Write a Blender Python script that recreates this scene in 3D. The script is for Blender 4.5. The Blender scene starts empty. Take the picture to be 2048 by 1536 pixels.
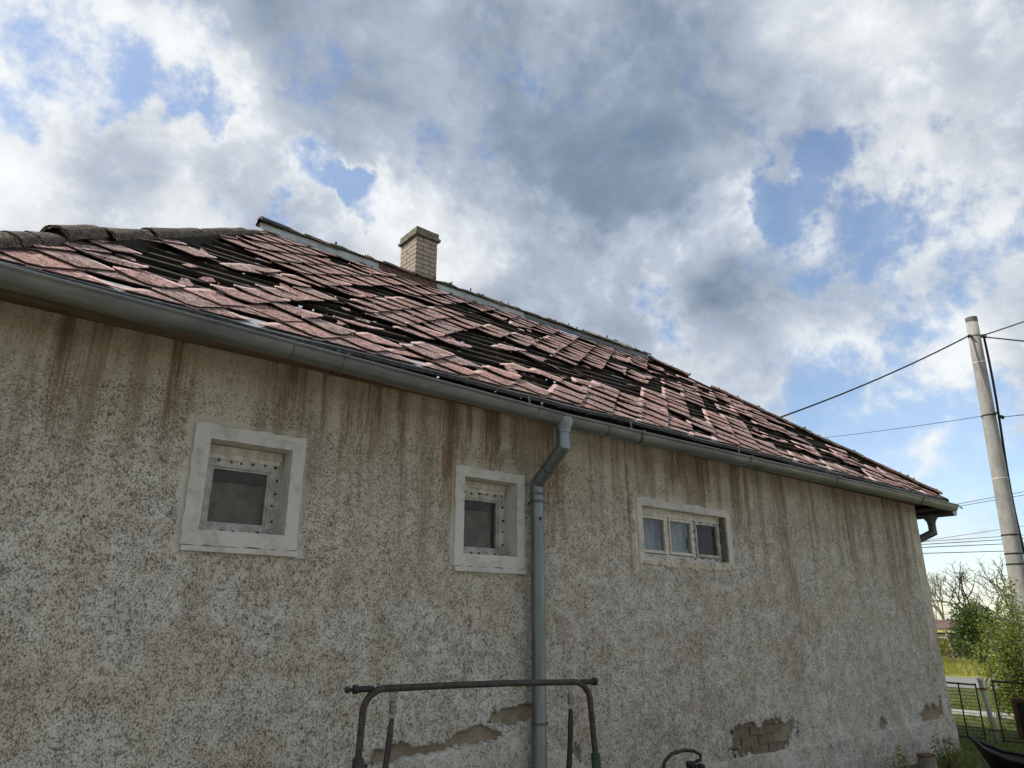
import bpy, math, random
import numpy as np
from mathutils import Vector, Matrix

random.seed(7)
RNG = np.random.default_rng(11)
S = bpy.context.scene
COL = S.collection

# ------------------------------------------------------------------ camera
cam_data = bpy.data.cameras.new("camera")
cam_data.sensor_fit = 'HORIZONTAL'
cam_data.sensor_width = 36.0
cam_data.lens = 24.785
cam_data.clip_start = 0.05
cam_data.clip_end = 3000.0
cam = bpy.data.objects.new("camera", cam_data)
COL.objects.link(cam)
CAM = Vector((0.0, -4.2, 1.6))
PITCH = math.atan(472 / 1410.0)
AZ = math.radians(50.77)
cam.location = CAM
cam.rotation_euler = (math.pi / 2 + PITCH, 0.0, AZ - math.pi / 2)
S.camera = cam

# ------------------------------------------------------------------ light directions, exposure
SUN_EL = math.radians(51)
SUN_AZ = math.radians(148)            # counter-clockwise from +x: behind the house, to the left
SUN_DIR = Vector((math.cos(SUN_EL) * math.cos(SUN_AZ), math.cos(SUN_EL) * math.sin(SUN_AZ), math.sin(SUN_EL)))
S.view_settings.view_transform = 'Standard'
S.view_settings.look = 'None'
S.view_settings.exposure = 0.35
S.view_settings.gamma = 1.0
S.view_settings.use_curve_mapping = False

sun_data = bpy.data.lights.new("sun", 'SUN')
sun_data.energy = 4.0
sun_data.angle = math.radians(0.53)
sun_data.color = (1.0, 0.93, 0.82)
sun = bpy.data.objects.new("sun", sun_data)
COL.objects.link(sun)
sun.rotation_euler = (-SUN_DIR).to_track_quat('-Z', 'Y').to_euler()
sun.location = (0, 0, 30)


# ------------------------------------------------------------------ node helper
class NT:
    def __init__(self, tree):
        self.t = tree

    def set(self, sock, val):
        if hasattr(val, 'is_output') or isinstance(val, bpy.types.NodeSocket):
            self.t.links.new(val, sock)
        elif val is not None:
            if isinstance(val, (tuple, list)) and len(val) == 3 and sock.type == 'RGBA':
                val = (*val, 1.0)
            sock.default_value = val

    def node(self, kind, ins=None, **props):
        n = self.t.nodes.new(kind)
        for k, v in props.items():
            setattr(n, k, v)
        for k, v in (ins or {}).items():
            self.set(n.inputs[k], v)
        return n

    def m(self, op, a, b=None, c=None, clamp=False):
        n = self.t.nodes.new('ShaderNodeMath')
        n.operation = op
        n.use_clamp = clamp
        for i, v in enumerate((a, b, c)):
            if v is not None:
                self.set(n.inputs[i], v)
        return n.outputs[0]

    def add(self, *a):
        r = a[0]
        for x in a[1:]:
            r = self.m('ADD', r, x)
        return r

    def mul(self, a, b):
        return self.m('MULTIPLY', a, b)

    def vm(self, op, a, b=None, out=0):
        n = self.t.nodes.new('ShaderNodeVectorMath')
        n.operation = op
        self.set(n.inputs[0], a)
        if b is not None:
            self.set(n.inputs[3 if op == 'SCALE' else 1], b)
        return n.outputs['Value'] if op in ('DOT_PRODUCT', 'LENGTH', 'DISTANCE') else n.outputs[0]

    def step(self, v, lo, hi, a=0.0, b=1.0):
        n = self.t.nodes.new('ShaderNodeMapRange')
        n.interpolation_type = 'SMOOTHSTEP'
        for k, x in (('Value', v), ('From Min', lo), ('From Max', hi), ('To Min', a), ('To Max', b)):
            self.set(n.inputs[k], x)
        return n.outputs[0]

    def mix(self, f, a, b, blend='MIX'):
        n = self.t.nodes.new('ShaderNodeMix')
        n.data_type = 'RGBA'
        n.blend_type = blend
        self.set(n.inputs['Factor'], f)
        self.set(n.inputs[6], a)
        self.set(n.inputs[7], b)
        return n.outputs[2]

    def noise(self, vec, scale, detail=3.0, rough=0.55, dist=0.0):
        n = self.node('ShaderNodeTexNoise', {'Vector': vec, 'Scale': scale, 'Detail': detail, 'Roughness': rough, 'Distortion': dist})
        return n.outputs[0]

    def map(self, vec, scale=(1, 1, 1), loc=(0, 0, 0)):
        n = self.node('ShaderNodeMapping', {'Vector': vec, 'Scale': scale, 'Location': loc})
        return n.outputs[0]

    def sep(self, vec):
        n = self.node('ShaderNodeSeparateXYZ', {0: vec})
        return n.outputs


# ------------------------------------------------------------------ world: Nishita blue with broken cloud
world = bpy.data.worlds.new("World")
S.world = world
world.use_nodes = True
world.cycles.sampling_method = 'MANUAL'
world.cycles.sample_map_resolution = 256
W = NT(world.node_tree)
for n in list(world.node_tree.nodes):
    world.node_tree.nodes.remove(n)
sky = W.node('ShaderNodeTexSky', sky_type='NISHITA')
sky.sun_disc = False
sky.sun_elevation = SUN_EL
sky.sun_rotation = math.atan2(SUN_DIR.x, SUN_DIR.y)
sky.air_density = 1.0
sky.dust_density = 0.6
sky.ozone_density = 1.5
bg_sky = W.node('ShaderNodeBackground', {'Color': sky.outputs[0], 'Strength': 0.15})

tc = W.node('ShaderNodeTexCoord')
D = tc.outputs['Generated']
dx, dy, dz = W.sep(D)
zc = W.m('MAXIMUM', dz, 0.0)
inv = W.m('DIVIDE', 1.0, W.add(zc, 0.22))
P = W.vm('SCALE', D, inv)
P = W.vm('MULTIPLY', P, (1.0, 1.0, 0.0))
warp = W.node('ShaderNodeTexNoise', {'Vector': P, 'Scale': 2.6, 'Detail': 2.0})
P2 = W.vm('ADD', P, W.vm('SCALE', W.vm('SUBTRACT', warp.outputs[1], (0.5, 0.5, 0.5)), 0.28))


# directions are pushed about by noise so that the openings get torn, wispy outlines
torn = W.node('ShaderNodeTexNoise', {'Vector': D, 'Scale': 11.0, 'Detail': 4.0, 'Roughness': .62})
DW = W.vm('ADD', D, W.vm('SCALE', W.vm('SUBTRACT', torn.outputs[1], (0.5, 0.5, 0.5)), 0.19))
DW = W.vm('NORMALIZE', DW)


def blobs(lst):
    """sum of soft spots on the sky dome: (world direction, angular reach, amount), three at a time"""
    total = None
    for i in range(0, len(lst), 3):
        c = W.node('ShaderNodeCombineXYZ')
        lo, am = [], []
        for k, (d_, reach, amt) in enumerate(lst[i:i + 3]):
            v_ = Vector(d_).normalized()
            W.set(c.inputs[k], W.vm('DOT_PRODUCT', DW, tuple(v_)))
            lo.append(math.cos(reach))
            am.append(amt)
        mr = W.node('ShaderNodeMapRange', data_type='FLOAT_VECTOR', interpolation_type='SMOOTHSTEP')
        W.set(mr.inputs['Vector'], c.outputs[0])
        mr.inputs[7].default_value = lo
        mr.inputs[8].default_value = (1, 1, 1)
        t = W.vm('DOT_PRODUCT', mr.outputs[1], tuple(am))
        total = t if total is None else W.add(total, t)
    return total


open_sky = [((-0.016, 0.803, 0.595), 0.137, -0.27), ((0.108, 0.763, 0.637), 0.087, -0.22), ((0.305, 0.774, 0.555), 0.062, -0.27), ((0.356, 0.764, 0.537), 0.058, -0.27), ((0.182, 0.78, 0.598), 0.05, -0.2), ((0.799, 0.359, 0.482), 0.137, -0.24), ((0.764, 0.39, 0.513), 0.068, -0.2), ((0.875, 0.254, 0.413), 0.13, -0.16), ((0.881, 0.356, 0.311), 0.16, -0.06), ((0.735, 0.556, 0.389), 0.062, -0.22), ((0.911, 0.355, 0.212), 0.211, -0.14), ((0.949, 0.31, 0.049), 0.31, -0.21)]
deep = [((0.621, 0.581, 0.526), 0.323, 0.27), ((0.494, 0.579, 0.649), 0.445, 0.18), ((0.391, 0.604, 0.695), 0.35, 0.11), ((0.75, 0.487, 0.447), 0.256, 0.18), ((0.652, 0.479, 0.588), 0.27, 0.11), ((0.026, 0.85, 0.526), 0.256, -0.21), ((0.219, 0.795, 0.566), 0.189, -0.2), ((0.444, 0.733, 0.515), 0.162, -0.35), ((0.536, 0.705, 0.465), 0.162, -0.24), ((0.7, 0.598, 0.39), 0.175, -0.37), ((0.741, 0.447, 0.501), 0.067, -0.31), ((0.771, 0.255, 0.584), 0.256, -0.14), ((0.144, 0.855, 0.499), 0.175, 0.2), ((0.825, 0.193, 0.531), 0.175, 0.05), ((0.495, 0.51, 0.704), 0.121, -0.14)]
n1 = W.noise(P2, 1.9, 4.0, 0.58)
n2 = W.noise(D, 13.0, 6.0, 0.62, 0.0)
DS = W.map(D, (1.0, 1.0, 1.35), (4.1, 2.7, 0.6))
n3 = W.noise(DS, 5.2, 6.0, 0.60, 0.25)
cov = W.add(W.mul(n1, 0.62), W.mul(n2, 0.95), W.mul(n3, 0.42), -.262, blobs(open_sky))
mask = W.step(cov, 0.40, 0.66, .16, 1.0)
edge = W.m('SUBTRACT', 1.0, W.step(cov, 0.50, 0.80))
dn2 = W.m('SUBTRACT', n2, 0.5)
dn3 = W.m('SUBTRACT', n3, 0.5)
shade = W.add(0.53, blobs(deep), W.mul(edge, -.36), W.mul(dn3, -2.1), W.mul(dn2, -1.15))
lit_cloud = (0.64, 0.665, 0.68)
mid_cloud = (0.365, 0.415, 0.495)
dark_cloud = (0.165, 0.225, 0.30)
ccol = W.mix(W.step(shade, 0.0, 0.60), lit_cloud, mid_cloud)
ccol = W.mix(W.step(shade, 0.45, 1.30), ccol, dark_cloud)
relief = W.add(1.0, W.mul(dn2, .55), W.mul(dn3, .45))
bg_cloud = W.node('ShaderNodeBackground', {'Color': ccol, 'Strength': relief})
mask = W.mul(mask, W.step(dz, -0.02, 0.16, 0.25, 1.0))
mixs = W.node('ShaderNodeMixShader', {0: mask, 1: bg_sky.outputs[0], 2: bg_cloud.outputs[0]})
W.node('ShaderNodeOutputWorld', {'Surface': mixs.outputs[0]})

# ------------------------------------------------------------------ materials
MATS = {}


def material(name):
    mt = bpy.data.materials.new(name)
    mt.use_nodes = True
    t = mt.node_tree
    for n in list(t.nodes):
        t.nodes.remove(n)
    N = NT(t)
    out = N.node('ShaderNodeOutputMaterial')
    MATS[name] = mt
    return N, out


def finish(N, out, color, rough=0.8, bump=None, bstr=0.4, bdist=0.01, metal=0.0, spec=0.4):
    ins = {'Base Color': color, 'Roughness': rough, 'Metallic': metal, 'Specular IOR Level': spec}
    b = N.node('ShaderNodeBsdfPrincipled', ins)
    if bump is not None:
        bn = N.node('ShaderNodeBump', {'Height': bump, 'Strength': bstr, 'Distance': bdist})
        N.t.links.new(bn.outputs[0], b.inputs['Normal'])
    N.t.links.new(b.outputs[0], out.inputs[0])
    return b


def obj_co(N):
    return N.node('ShaderNodeTexCoord').outputs['Object']


def pos(N):
    return N.node('ShaderNodeNewGeometry').outputs['Position']


def rnd(N):
    return N.node('ShaderNodeObjectInfo').outputs['Random']


def simple(name, c1, c2, scale=20.0, rough=0.8, bstr=0.3, bdist=0.004, metal=0.0, spec=0.4, stretch=(1, 1, 1), detail=5.0, lo=.35, hi=.65):
    N, out = material(name)
    v = N.map(pos(N), stretch)
    f = N.noise(v, scale, detail, 0.6)
    g = N.noise(v, scale * 4.3, 4.0, 0.6)
    col = N.mix(N.step(N.add(N.mul(f, .7), N.mul(g, .3)), lo, hi), c1, c2)
    col = N.mix(N.mul(rnd(N), 0.25), col, c1)
    finish(N, out, col, rough, N.add(f, N.mul(g, .5)), bstr, bdist, metal, spec)


# roughcast render: stain / dirt / cream masks are stored on the wall mesh
def make_roughcast(name, plinth=False):
    N, out = material(name)
    p = pos(N)
    x, y, z = N.sep(p)

    def attr(nm):
        return N.node('ShaderNodeAttribute', attribute_name=nm).outputs['Fac']
    stain, speck, cream = attr('stain'), attr('speck'), attr('cream')
    streak = attr('streak')
    tilt = N.map(p, (1.0, 1.0, 0.8))
    na = N.noise(tilt, 112.0, 3.0, 0.62, 0.9)
    nb = N.noise(tilt, 260.0, 2.0, 0.6)
    nm = N.noise(p, 24.0, 3.0, 0.6)
    nc = N.noise(p, 7.0, 4.0, 0.6)
    nd = N.noise(p, 2.0, 3.0, 0.55)
    white = N.mix(N.step(nc, .34, .68), (0.68, 0.655, 0.605), (0.54, 0.51, 0.455))
    white = N.mix(N.mul(N.step(nm, .45, .7), .35), white, (0.50, 0.465, 0.40))
    base = N.mix(cream, white, (0.585, 0.525, 0.42))
    base = N.mix(N.mul(N.step(nd, .42, .66), .45), base, (0.475, 0.435, 0.35))
    grain = N.add(N.mul(na, .74), N.mul(nb, .26), N.mul(N.m('SUBTRACT', nm, .5), .22), N.mul(N.m('SUBTRACT', nc, .5), .12))
    thr = N.m('SUBTRACT', 0.665, N.mul(speck, 0.162))
    sm = N.step(grain, N.m('SUBTRACT', thr, .03), N.add(thr, .05))
    speckcol = N.mix(N.step(nd, .4, .6), (0.17, 0.155, 0.13), (0.195, 0.155, 0.09))
    col = N.mix(N.mul(sm, .84), base, speckcol)
    pit = N.step(grain, N.add(thr, .075), N.add(thr, .12))
    col = N.mix(N.mul(pit, .8), col, (0.045, 0.04, 0.032))
    riv = N.step(N.noise(N.map(p, (46.0, 1.0, 1.7)), 1.0, 4.0, .65, .35), .40, .60)
    riv2 = N.add(.66, N.mul(riv, .50))
    streak = N.mul(streak, riv2)
    stain = N.m('MINIMUM', N.mul(stain, riv2), 1.0)
    gm = N.step(N.add(grain, N.mul(streak, .25)), .42, .66)
    col = N.mix(N.mul(N.mul(streak, .72), N.add(.35, N.mul(gm, .65))), col, (0.235, 0.185, 0.125))
    st = N.mul(stain, N.add(.40, N.mul(N.step(N.add(grain, N.mul(stain, .2)), .44, .66), .60)))
    stcol = N.mix(N.step(nc, .4, .6), (0.20, 0.125, 0.062), (0.155, 0.105, 0.06))
    col = N.mix(N.m('MINIMUM', N.mul(st, 0.92), .88), col, stcol)
    h = N.add(N.mul(na, -1.0), N.mul(nb, -.35), N.mul(nm, -.6), N.mul(nc, -.4))
    finish(N, out, col, 0.93, h, 0.75, 0.014, 0.0, 0.15)


make_roughcast('roughcast')

simple('slate_edge', (0.03, 0.022, 0.021), (0.10, 0.07, 0.062), 40, .95, .2)  # dirty lower edges, coloured dark to deepen the shadow seams between slates
simple('mud_plaster', (0.19, 0.155, 0.11), (0.30, 0.25, 0.185), 14, 0.95, .7, .012)
simple('smooth_plaster', (0.34, 0.325, 0.295), (0.55, 0.535, 0.50), 6, 0.85, .3, .005, lo=.3, hi=.55, detail=9.0)
simple('stained_plaster', (0.36, 0.32, 0.25), (0.60, 0.56, 0.47), 6, 0.9, .4, .006)
simple('brick_red', (0.125, 0.092, 0.066), (0.19, 0.135, 0.10), 14, 0.92, .5, .006)
simple('chimney_brick', (0.28, 0.235, 0.19), (0.42, 0.36, 0.30), 22, 0.9, .35, .004)
simple('chimney_mortar', (0.05, 0.045, 0.035), (0.10, 0.09, 0.07), 30, 0.95, .3)
simple('chimney_cap_mat', (0.105, 0.095, 0.070), (0.27, 0.245, 0.195), 16, 0.95, .6, .01)
simple('zinc', (0.095, 0.103, 0.104), (0.19, 0.20, 0.196), 4.5, 0.42, .12, .003, .5, .5, detail=9.0, stretch=(.35, 1, 1))
simple('zinc_pipe', (0.14, 0.162, 0.17), (0.235, 0.26, 0.268), 5.0, 0.36, .08, .002, .6, .5, detail=8.0, stretch=(1, 1, .3))
simple('zinc_worn', (0.30, 0.32, 0.33), (0.52, 0.54, 0.53), 9, 0.55, .2, .004, .2, .5, detail=8.0)
simple('zinc_dark', (0.06, 0.065, 0.07), (0.13, 0.135, 0.14), 8, 0.5, .1, .003, .3, .4)
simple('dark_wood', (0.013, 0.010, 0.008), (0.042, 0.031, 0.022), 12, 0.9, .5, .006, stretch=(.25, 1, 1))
simple('drip_shade', (0.02, 0.02, 0.02), (0.075, 0.075, 0.072), 25, 0.9, .3)
simple('gap_shade_black', (0.006, 0.006, 0.007), (0.014, 0.013, 0.013), 8, 0.95, .2)  # fascia: shade of the gap behind the gutter, put into the colour
simple('soffit_wood', (0.055, 0.042, 0.028), (0.17, 0.125, 0.08), 9, 0.9, .5, .008, stretch=(.15, 1, 1))
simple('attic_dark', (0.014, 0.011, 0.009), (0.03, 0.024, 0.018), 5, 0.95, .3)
simple('sash_paint', (0.40, 0.38, 0.32), (0.66, 0.64, 0.57), 18, 0.6, .25, .003)
simple('grimy_board', (0.10, 0.09, 0.07), (0.22, 0.20, 0.165), 12, .9, .3)
simple('film_strip', (0.26, 0.245, 0.215), (0.52, 0.505, 0.465), 14, 0.45, .3, .004)
simple('black_iron', (0.008, 0.008, 0.009), (0.02, 0.019, 0.018), 30, 0.5, .2, .002)
simple('rust_tube', (0.028, 0.024, 0.023), (0.075, 0.06, 0.052), 35, 0.55, .25, .002, .3)
simple('green_paint', (0.008, 0.028, 0.012), (0.02, 0.055, 0.022), 30, 0.5, .2, .002)
simple('rust', (0.10, 0.04, 0.018), (0.24, 0.10, 0.045), 40, 0.9, .4, .003)
simple('concrete', (0.24, 0.235, 0.22), (0.40, 0.39, 0.365), 7, 0.88, .3, .006, stretch=(1, 1, .4))
simple('concrete_dark', (0.10, 0.095, 0.085), (0.16, 0.15, 0.14), 12, 0.9, .3)
simple('cable', (0.008, 0.008, 0.010), (0.015, 0.015, 0.018), 10, 0.6, .0)
simple('asphalt', (0.15, 0.145, 0.14), (0.22, 0.215, 0.205), 30, 0.9, .3, .004)
simple('moss', (0.035, 0.033, 0.018), (0.10, 0.09, 0.045), 40, 0.95, .6, .006)
simple('bark', (0.05, 0.042, 0.034), (0.11, 0.095, 0.08), 20, 0.95, .4, .006)
simple('bark_pale', (0.17, 0.155, 0.12), (0.30, 0.28, 0.22), 20, 0.95, .4, .006)
simple('shed_wood', (0.06, 0.04, 0.032), (0.15, 0.10, 0.08), 6, 0.9, .3)
simple('shed_roof', (0.09, 0.055, 0.048), (0.17, 0.105, 0.092), 6, 0.9, .3)
simple('shed_beam', (0.35, 0.31, 0.27), (0.46, 0.42, 0.36), 6, 0.9, .3)
simple('brown_panel', (0.06, 0.025, 0.014), (0.15, 0.07, 0.035), 8, 0.7, .3)
simple('grass_sheet', (0.060, 0.070, 0.024), (0.115, 0.125, 0.045), 3.0, 0.95, .5, .03)
simple('field_grass', (0.20, 0.22, 0.045), (0.34, 0.33, 0.085), 1.5, 0.95, .5, .05)
simple('yard_earth', (0.17, 0.15, 0.12), (0.28, 0.25, 0.21), 4, 0.95, .5, .02)
simple('path_mat', (0.24, 0.23, 0.21), (0.34, 0.33, 0.30), 12, 0.9, .3)


def make_hip(name, c1, c2, c3):
    N, out = material(name)
    p = obj_co(N)
    f = N.noise(p, 26, 6, .65)
    g = N.noise(p, 70, 4, .6)
    col = N.mix(N.step(f, .35, .62), c1, c2)
    col = N.mix(N.step(g, .52, .66), col, c3)
    finish(N, out, col, .95, N.add(f, N.mul(g, .6)), .7, .01, 0, .2)


make_hip('hip_clay', (0.036, 0.029, 0.025), (0.11, 0.09, 0.072), (0.24, 0.21, 0.165))
make_hip('hip_red', (0.055, 0.035, 0.03), (0.16, 0.085, 0.07), (0.20, 0.15, 0.12))


# slate: the strip that lay under its upper neighbours stayed pale, the rest is weathered
def make_slate():
    N, out = material('slate')
    uv = N.node('ShaderNodeTexCoord').outputs['UV']
    u, v, w_ = N.sep(uv)
    r = rnd(N)
    p = pos(N)
    off = N.vm('ADD', uv, N.node('ShaderNodeCombineXYZ', {0: N.mul(r, 37.0), 1: N.mul(r, 19.0), 2: 0.0}).outputs[0])
    off = N.vm('ADD', off, N.vm('SCALE', p, 0.35))
    down = N.node('ShaderNodeMapping', {'Vector': off, 'Rotation': (0, 0, math.radians(45)), 'Scale': (1.5, .55, 1)}).outputs[0]
    f = N.noise(down, 8.0, 5, .72)
    g = N.noise(off, 19, 4, .72)
    dirt = N.add(N.mul(f, .5), N.mul(g, .5))
    pale = (0.61, 0.45, 0.415)
    old = N.mix(N.step(dirt, .435, .487), (0.036, 0.026, 0.026), (0.235, 0.140, 0.122))
    old = N.mix(N.step(dirt, .492, .552), old, (0.47, 0.33, 0.295))
    lich = N.step(N.noise(off, 9, 4, .6), .60, .68)
    old = N.mix(N.mul(lich, .5), old, (0.33, 0.26, 0.19))
    rim = N.m('MAXIMUM', u, v)
    wob = N.mul(N.m('SUBTRACT', N.noise(off, 14, 3, .5), .5), .07)
    pm = N.step(N.add(rim, wob), .845, .885)
    palec = N.mix(N.mul(N.step(g, .5, .68), .5), pale, (0.30, 0.19, 0.17))
    col = N.mix(pm, old, palec)
    hue = N.mix(r, (1.10, 0.97, 0.96), (0.84, 0.90, 0.93))
    col = N.mix(1.0, col, hue, 'MULTIPLY')
    finish(N, out, col, .88, N.add(f, N.mul(g, .8)), .55, .004, 0, .25)


make_slate()


def make_leaf(name, c1, c2, trans):
    N, out = material(name)
    p = pos(N)
    f = N.noise(p, 6.0, 3, .6)
    col = N.mix(f, c1, c2)
    d = N.node('ShaderNodeBsdfPrincipled', {'Base Color': col, 'Roughness': 0.45, 'Specular IOR Level': 0.4})
    tr = N.node('ShaderNodeBsdfTranslucent', {'Color': N.mix(.5, col, (0.25, 0.34, 0.03))})
    mx = N.node('ShaderNodeMixShader', {0: trans, 1: d.outputs[0], 2: tr.outputs[0]})
    N.t.links.new(mx.outputs[0], out.inputs[0])


make_leaf('leaf_fresh', (0.09, 0.13, 0.018), (0.24, 0.28, 0.05), .5)
make_leaf('leaf_dark', (0.022, 0.045, 0.010), (0.06, 0.095, 0.02), .25)
make_leaf('leaf_yellow', (0.12, 0.13, 0.02), (0.24, 0.22, 0.045), .35)
make_leaf('grass_blade', (0.06, 0.095, 0.015), (0.16, 0.19, 0.035), .35)
make_leaf('field_blade', (0.19, 0.21, 0.04), (0.38, 0.35, 0.08), .3)
make_leaf('twig_bud', (0.15, 0.14, 0.07), (0.24, 0.22, 0.12), .2)


def make_pane(name, dusty, dust_col, gloss=1.3):
    N, out = material(name)
    p = pos(N)
    f = N.noise(p, 7, 5, .6, .4)
    d = N.step(f, .3, .7, dusty * .55, dusty)
    dust = N.node('ShaderNodeBsdfDiffuse', {'Color': dust_col})
    tra = N.node('ShaderNodeBsdfTransparent', {'Color': (.86, .9, .9)})
    m1 = N.node('ShaderNodeMixShader', {0: d, 1: tra.outputs[0], 2: dust.outputs[0]})
    gl = N.node('ShaderNodeBsdfGlossy', {'Color': (1, 1, 1), 'Roughness': .06})
    bn = N.node('ShaderNodeBump', {'Height': N.noise(p, 9, 2, .5), 'Strength': .15, 'Distance': .01})
    N.t.links.new(bn.outputs[0], gl.inputs['Normal'])
    fr = N.node('ShaderNodeFresnel', {'IOR': 1.5})
    m2 = N.node('ShaderNodeMixShader', {0: N.m('MULTIPLY', fr.outputs[0], gloss, clamp=True), 1: m1.outputs[0], 2: gl.outputs[0]})
    N.t.links.new(m2.outputs[0], out.inputs[0])


make_pane('dusty_film', .42, (0.10, 0.085, 0.06), .75)
make_pane('clear_pane', .10, (0.35, 0.35, 0.33))
make_pane('dim_pane', .40, (0.06, 0.05, 0.042), .6)
simple('curtain', (0.22, 0.30, 0.36), (0.42, 0.48, 0.52), 11, .9, .2, .004, stretch=(3, 1, .4))
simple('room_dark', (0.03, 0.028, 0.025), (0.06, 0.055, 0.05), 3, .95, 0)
simple('wilted_cloth', (0.16, 0.135, 0.09), (0.42, 0.36, 0.25), 9, .95, .4, .01)
simple('white_bead', (0.5, 0.49, 0.46), (0.6, 0.59, 0.56), 9, .6, .1)
simple('spring_steel', (0.22, 0.21, 0.19), (0.36, 0.34, 0.30), 30, .4, .1, .001, .7)


# ------------------------------------------------------------------ mesh builder
WLOC = {}


class MB:
    def __init__(self):
        self.v, self.f = [], []

    def quad(self, a, b, c, d):
        i = len(self.v)
        self.v += [tuple(a), tuple(b), tuple(c), tuple(d)]
        self.f.append((i, i + 1, i + 2, i + 3))

    def ngon(self, pts):
        i = len(self.v)
        self.v += [tuple(q) for q in pts]
        self.f.append(tuple(range(i, i + len(pts))))

    def hexa(self, c):
        """eight corners: bottom loop of four, top loop of four"""
        i = len(self.v)
        self.v += [tuple(q) for q in c]
        for q in ((3, 2, 1, 0), (4, 5, 6, 7), (0, 1, 5, 4), (1, 2, 6, 5), (2, 3, 7, 6), (3, 0, 4, 7)):
            self.f.append(tuple(i + k for k in q))

    def box(self, a, b, jit=0.0):
        x0, y0, z0 = a
        x1, y1, z1 = b
        j = lambda: random.uniform(-jit, jit)
        self.hexa([(x + j(), y + j(), z + j()) for x, y, z in
                   ((x0, y0, z0), (x1, y0, z0), (x1, y1, z0), (x0, y1, z0), (x0, y0, z1), (x1, y0, z1), (x1, y1, z1), (x0, y1, z1))])

    def prism(self, pts, d):
        """extrude a planar loop by vector d"""
        n = len(pts)
        i = len(self.v)
        d = Vector(d)
        self.v += [tuple(q) for q in pts] + [tuple(Vector(q) + d) for q in pts]
        self.f.append(tuple(i + k for k in range(n))[::-1])
        self.f.append(tuple(i + n + k for k in range(n)))
        for k in range(n):
            k2 = (k + 1) % n
            self.f.append((i + k, i + k2, i + n + k2, i + n + k))

    def tube(self, path, rad, n=10, caps=True, closed=False):
        path = [Vector(p) for p in path]
        if not isinstance(rad, (list, tuple)):
            rad = [rad] * len(path)
        i0 = len(self.v)
        prev = None
        for k, p in enumerate(path):
            if closed:
                t = path[(k + 1) % len(path)] - path[k - 1]
            else:
                t = path[min(k + 1, len(path) - 1)] - path[max(k - 1, 0)]
            t.normalize()
            if prev is None:
                a = Vector((0, 0, 1)) if abs(t.z) < .9 else Vector((1, 0, 0))
                u = t.cross(a).normalized()
            else:
                u = (prev - t * prev.dot(t)).normalized()
            prev = u
            w = t.cross(u)
            for q in range(n):
                ang = 2 * math.pi * q / n
                self.v.append(tuple(p + (u * math.cos(ang) + w * math.sin(ang)) * rad[k]))
        m = len(path)
        for k in range(m if closed else m - 1):
            k2 = (k + 1) % m
            for q in range(n):
                q2 = (q + 1) % n
                self.f.append((i0 + k * n + q, i0 + k * n + q2, i0 + k2 * n + q2, i0 + k2 * n + q))
        if caps and not closed:
            self.f.append(tuple(i0 + q for q in range(n))[::-1])
            self.f.append(tuple(i0 + (m - 1) * n + q for q in range(n)))

    def sweep(self, prof, axis_pts, closed_prof=False):
        """same profile placed at each station: prof is a function(station index)->list of points"""
        i0 = len(self.v)
        n = None
        for k in range(axis_pts):
            pr = prof(k)
            n = len(pr)
            self.v += [tuple(q) for q in pr]
        for k in range(axis_pts - 1):
            for q in range(n if closed_prof else n - 1):
                q2 = (q + 1) % n
                self.f.append((i0 + k * n + q, i0 + k * n + q2, i0 + (k + 1) * n + q2, i0 + (k + 1) * n + q))

    def build(self, name, mat, parent=None, smooth=False, kind=None):
        me = bpy.data.meshes.new(name)
        off = Vector(WLOC.get(parent.name, (0, 0, 0))) if parent else Vector((0, 0, 0))
        vs = [tuple(Vector(q) - off) for q in self.v] if off.length else self.v
        me.from_pydata(vs, [], self.f)
        me.update()
        return link(name, me, mat, parent, smooth, kind)


def link(name, me, mat, parent=None, smooth=False, kind=None):
    if mat and not me.materials:
        me.materials.append(MATS[mat])
    if smooth:
        me.polygons.foreach_set('use_smooth', [True] * len(me.polygons))
    o = bpy.data.objects.new(name, me)
    COL.objects.link(o)
    if parent:
        o.parent = parent
        WLOC[o.name] = WLOC.get(parent.name, (0, 0, 0))
    if kind:
        o['kind'] = kind
    return o


def thing(name, label, cat, loc=(0, 0, 0), group=None):
    o = bpy.data.objects.new(name, None)
    o.empty_display_size = .2
    COL.objects.link(o)
    o.location = loc
    WLOC[o.name] = tuple(loc)
    return tag(o, label, cat, group)


def tag(o, label, cat, group=None):
    o['label'] = label
    o['category'] = cat
    if group:
        o['group'] = group
    return o


def np_mesh(name, verts, quads):
    me = bpy.data.meshes.new(name)
    verts = np.asarray(verts, np.float32)
    quads = np.asarray(quads, np.int32)
    k = quads.shape[1]
    me.vertices.add(len(verts))
    me.vertices.foreach_set('co', verts.ravel())
    me.loops.add(quads.size)
    me.loops.foreach_set('vertex_index', quads.ravel())
    me.polygons.add(len(quads))
    me.polygons.foreach_set('loop_start', np.arange(0, quads.size, k, dtype=np.int32))
    me.polygons.foreach_set('loop_total', np.full(len(quads), k, np.int32))
    me.update()
    return me


def vnoise(x, z, seed):
    """value noise on arrays"""
    r = np.random.default_rng(seed).random((64, 64))
    xi, zi = np.floor(x).astype(int), np.floor(z).astype(int)
    fx, fz = x - xi, z - zi
    fx, fz = fx * fx * (3 - 2 * fx), fz * fz * (3 - 2 * fz)
    g = lambda a, b: r[a % 64, b % 64]
    return (g(xi, zi) * (1 - fx) + g(xi + 1, zi) * fx) * (1 - fz) + (g(xi, zi + 1) * (1 - fx) + g(xi + 1, zi + 1) * fx) * fz


def fbm(x, z, seed, octv=4, gain=.55):
    s, a, t = 0, 1.0, 0
    for k in range(octv):
        s = s + a * vnoise(x * 2 ** k + 5.3 * k, z * 2 ** k + 9.1 * k, seed + k)
        t += a
        a *= gain
    return s / t


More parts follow.
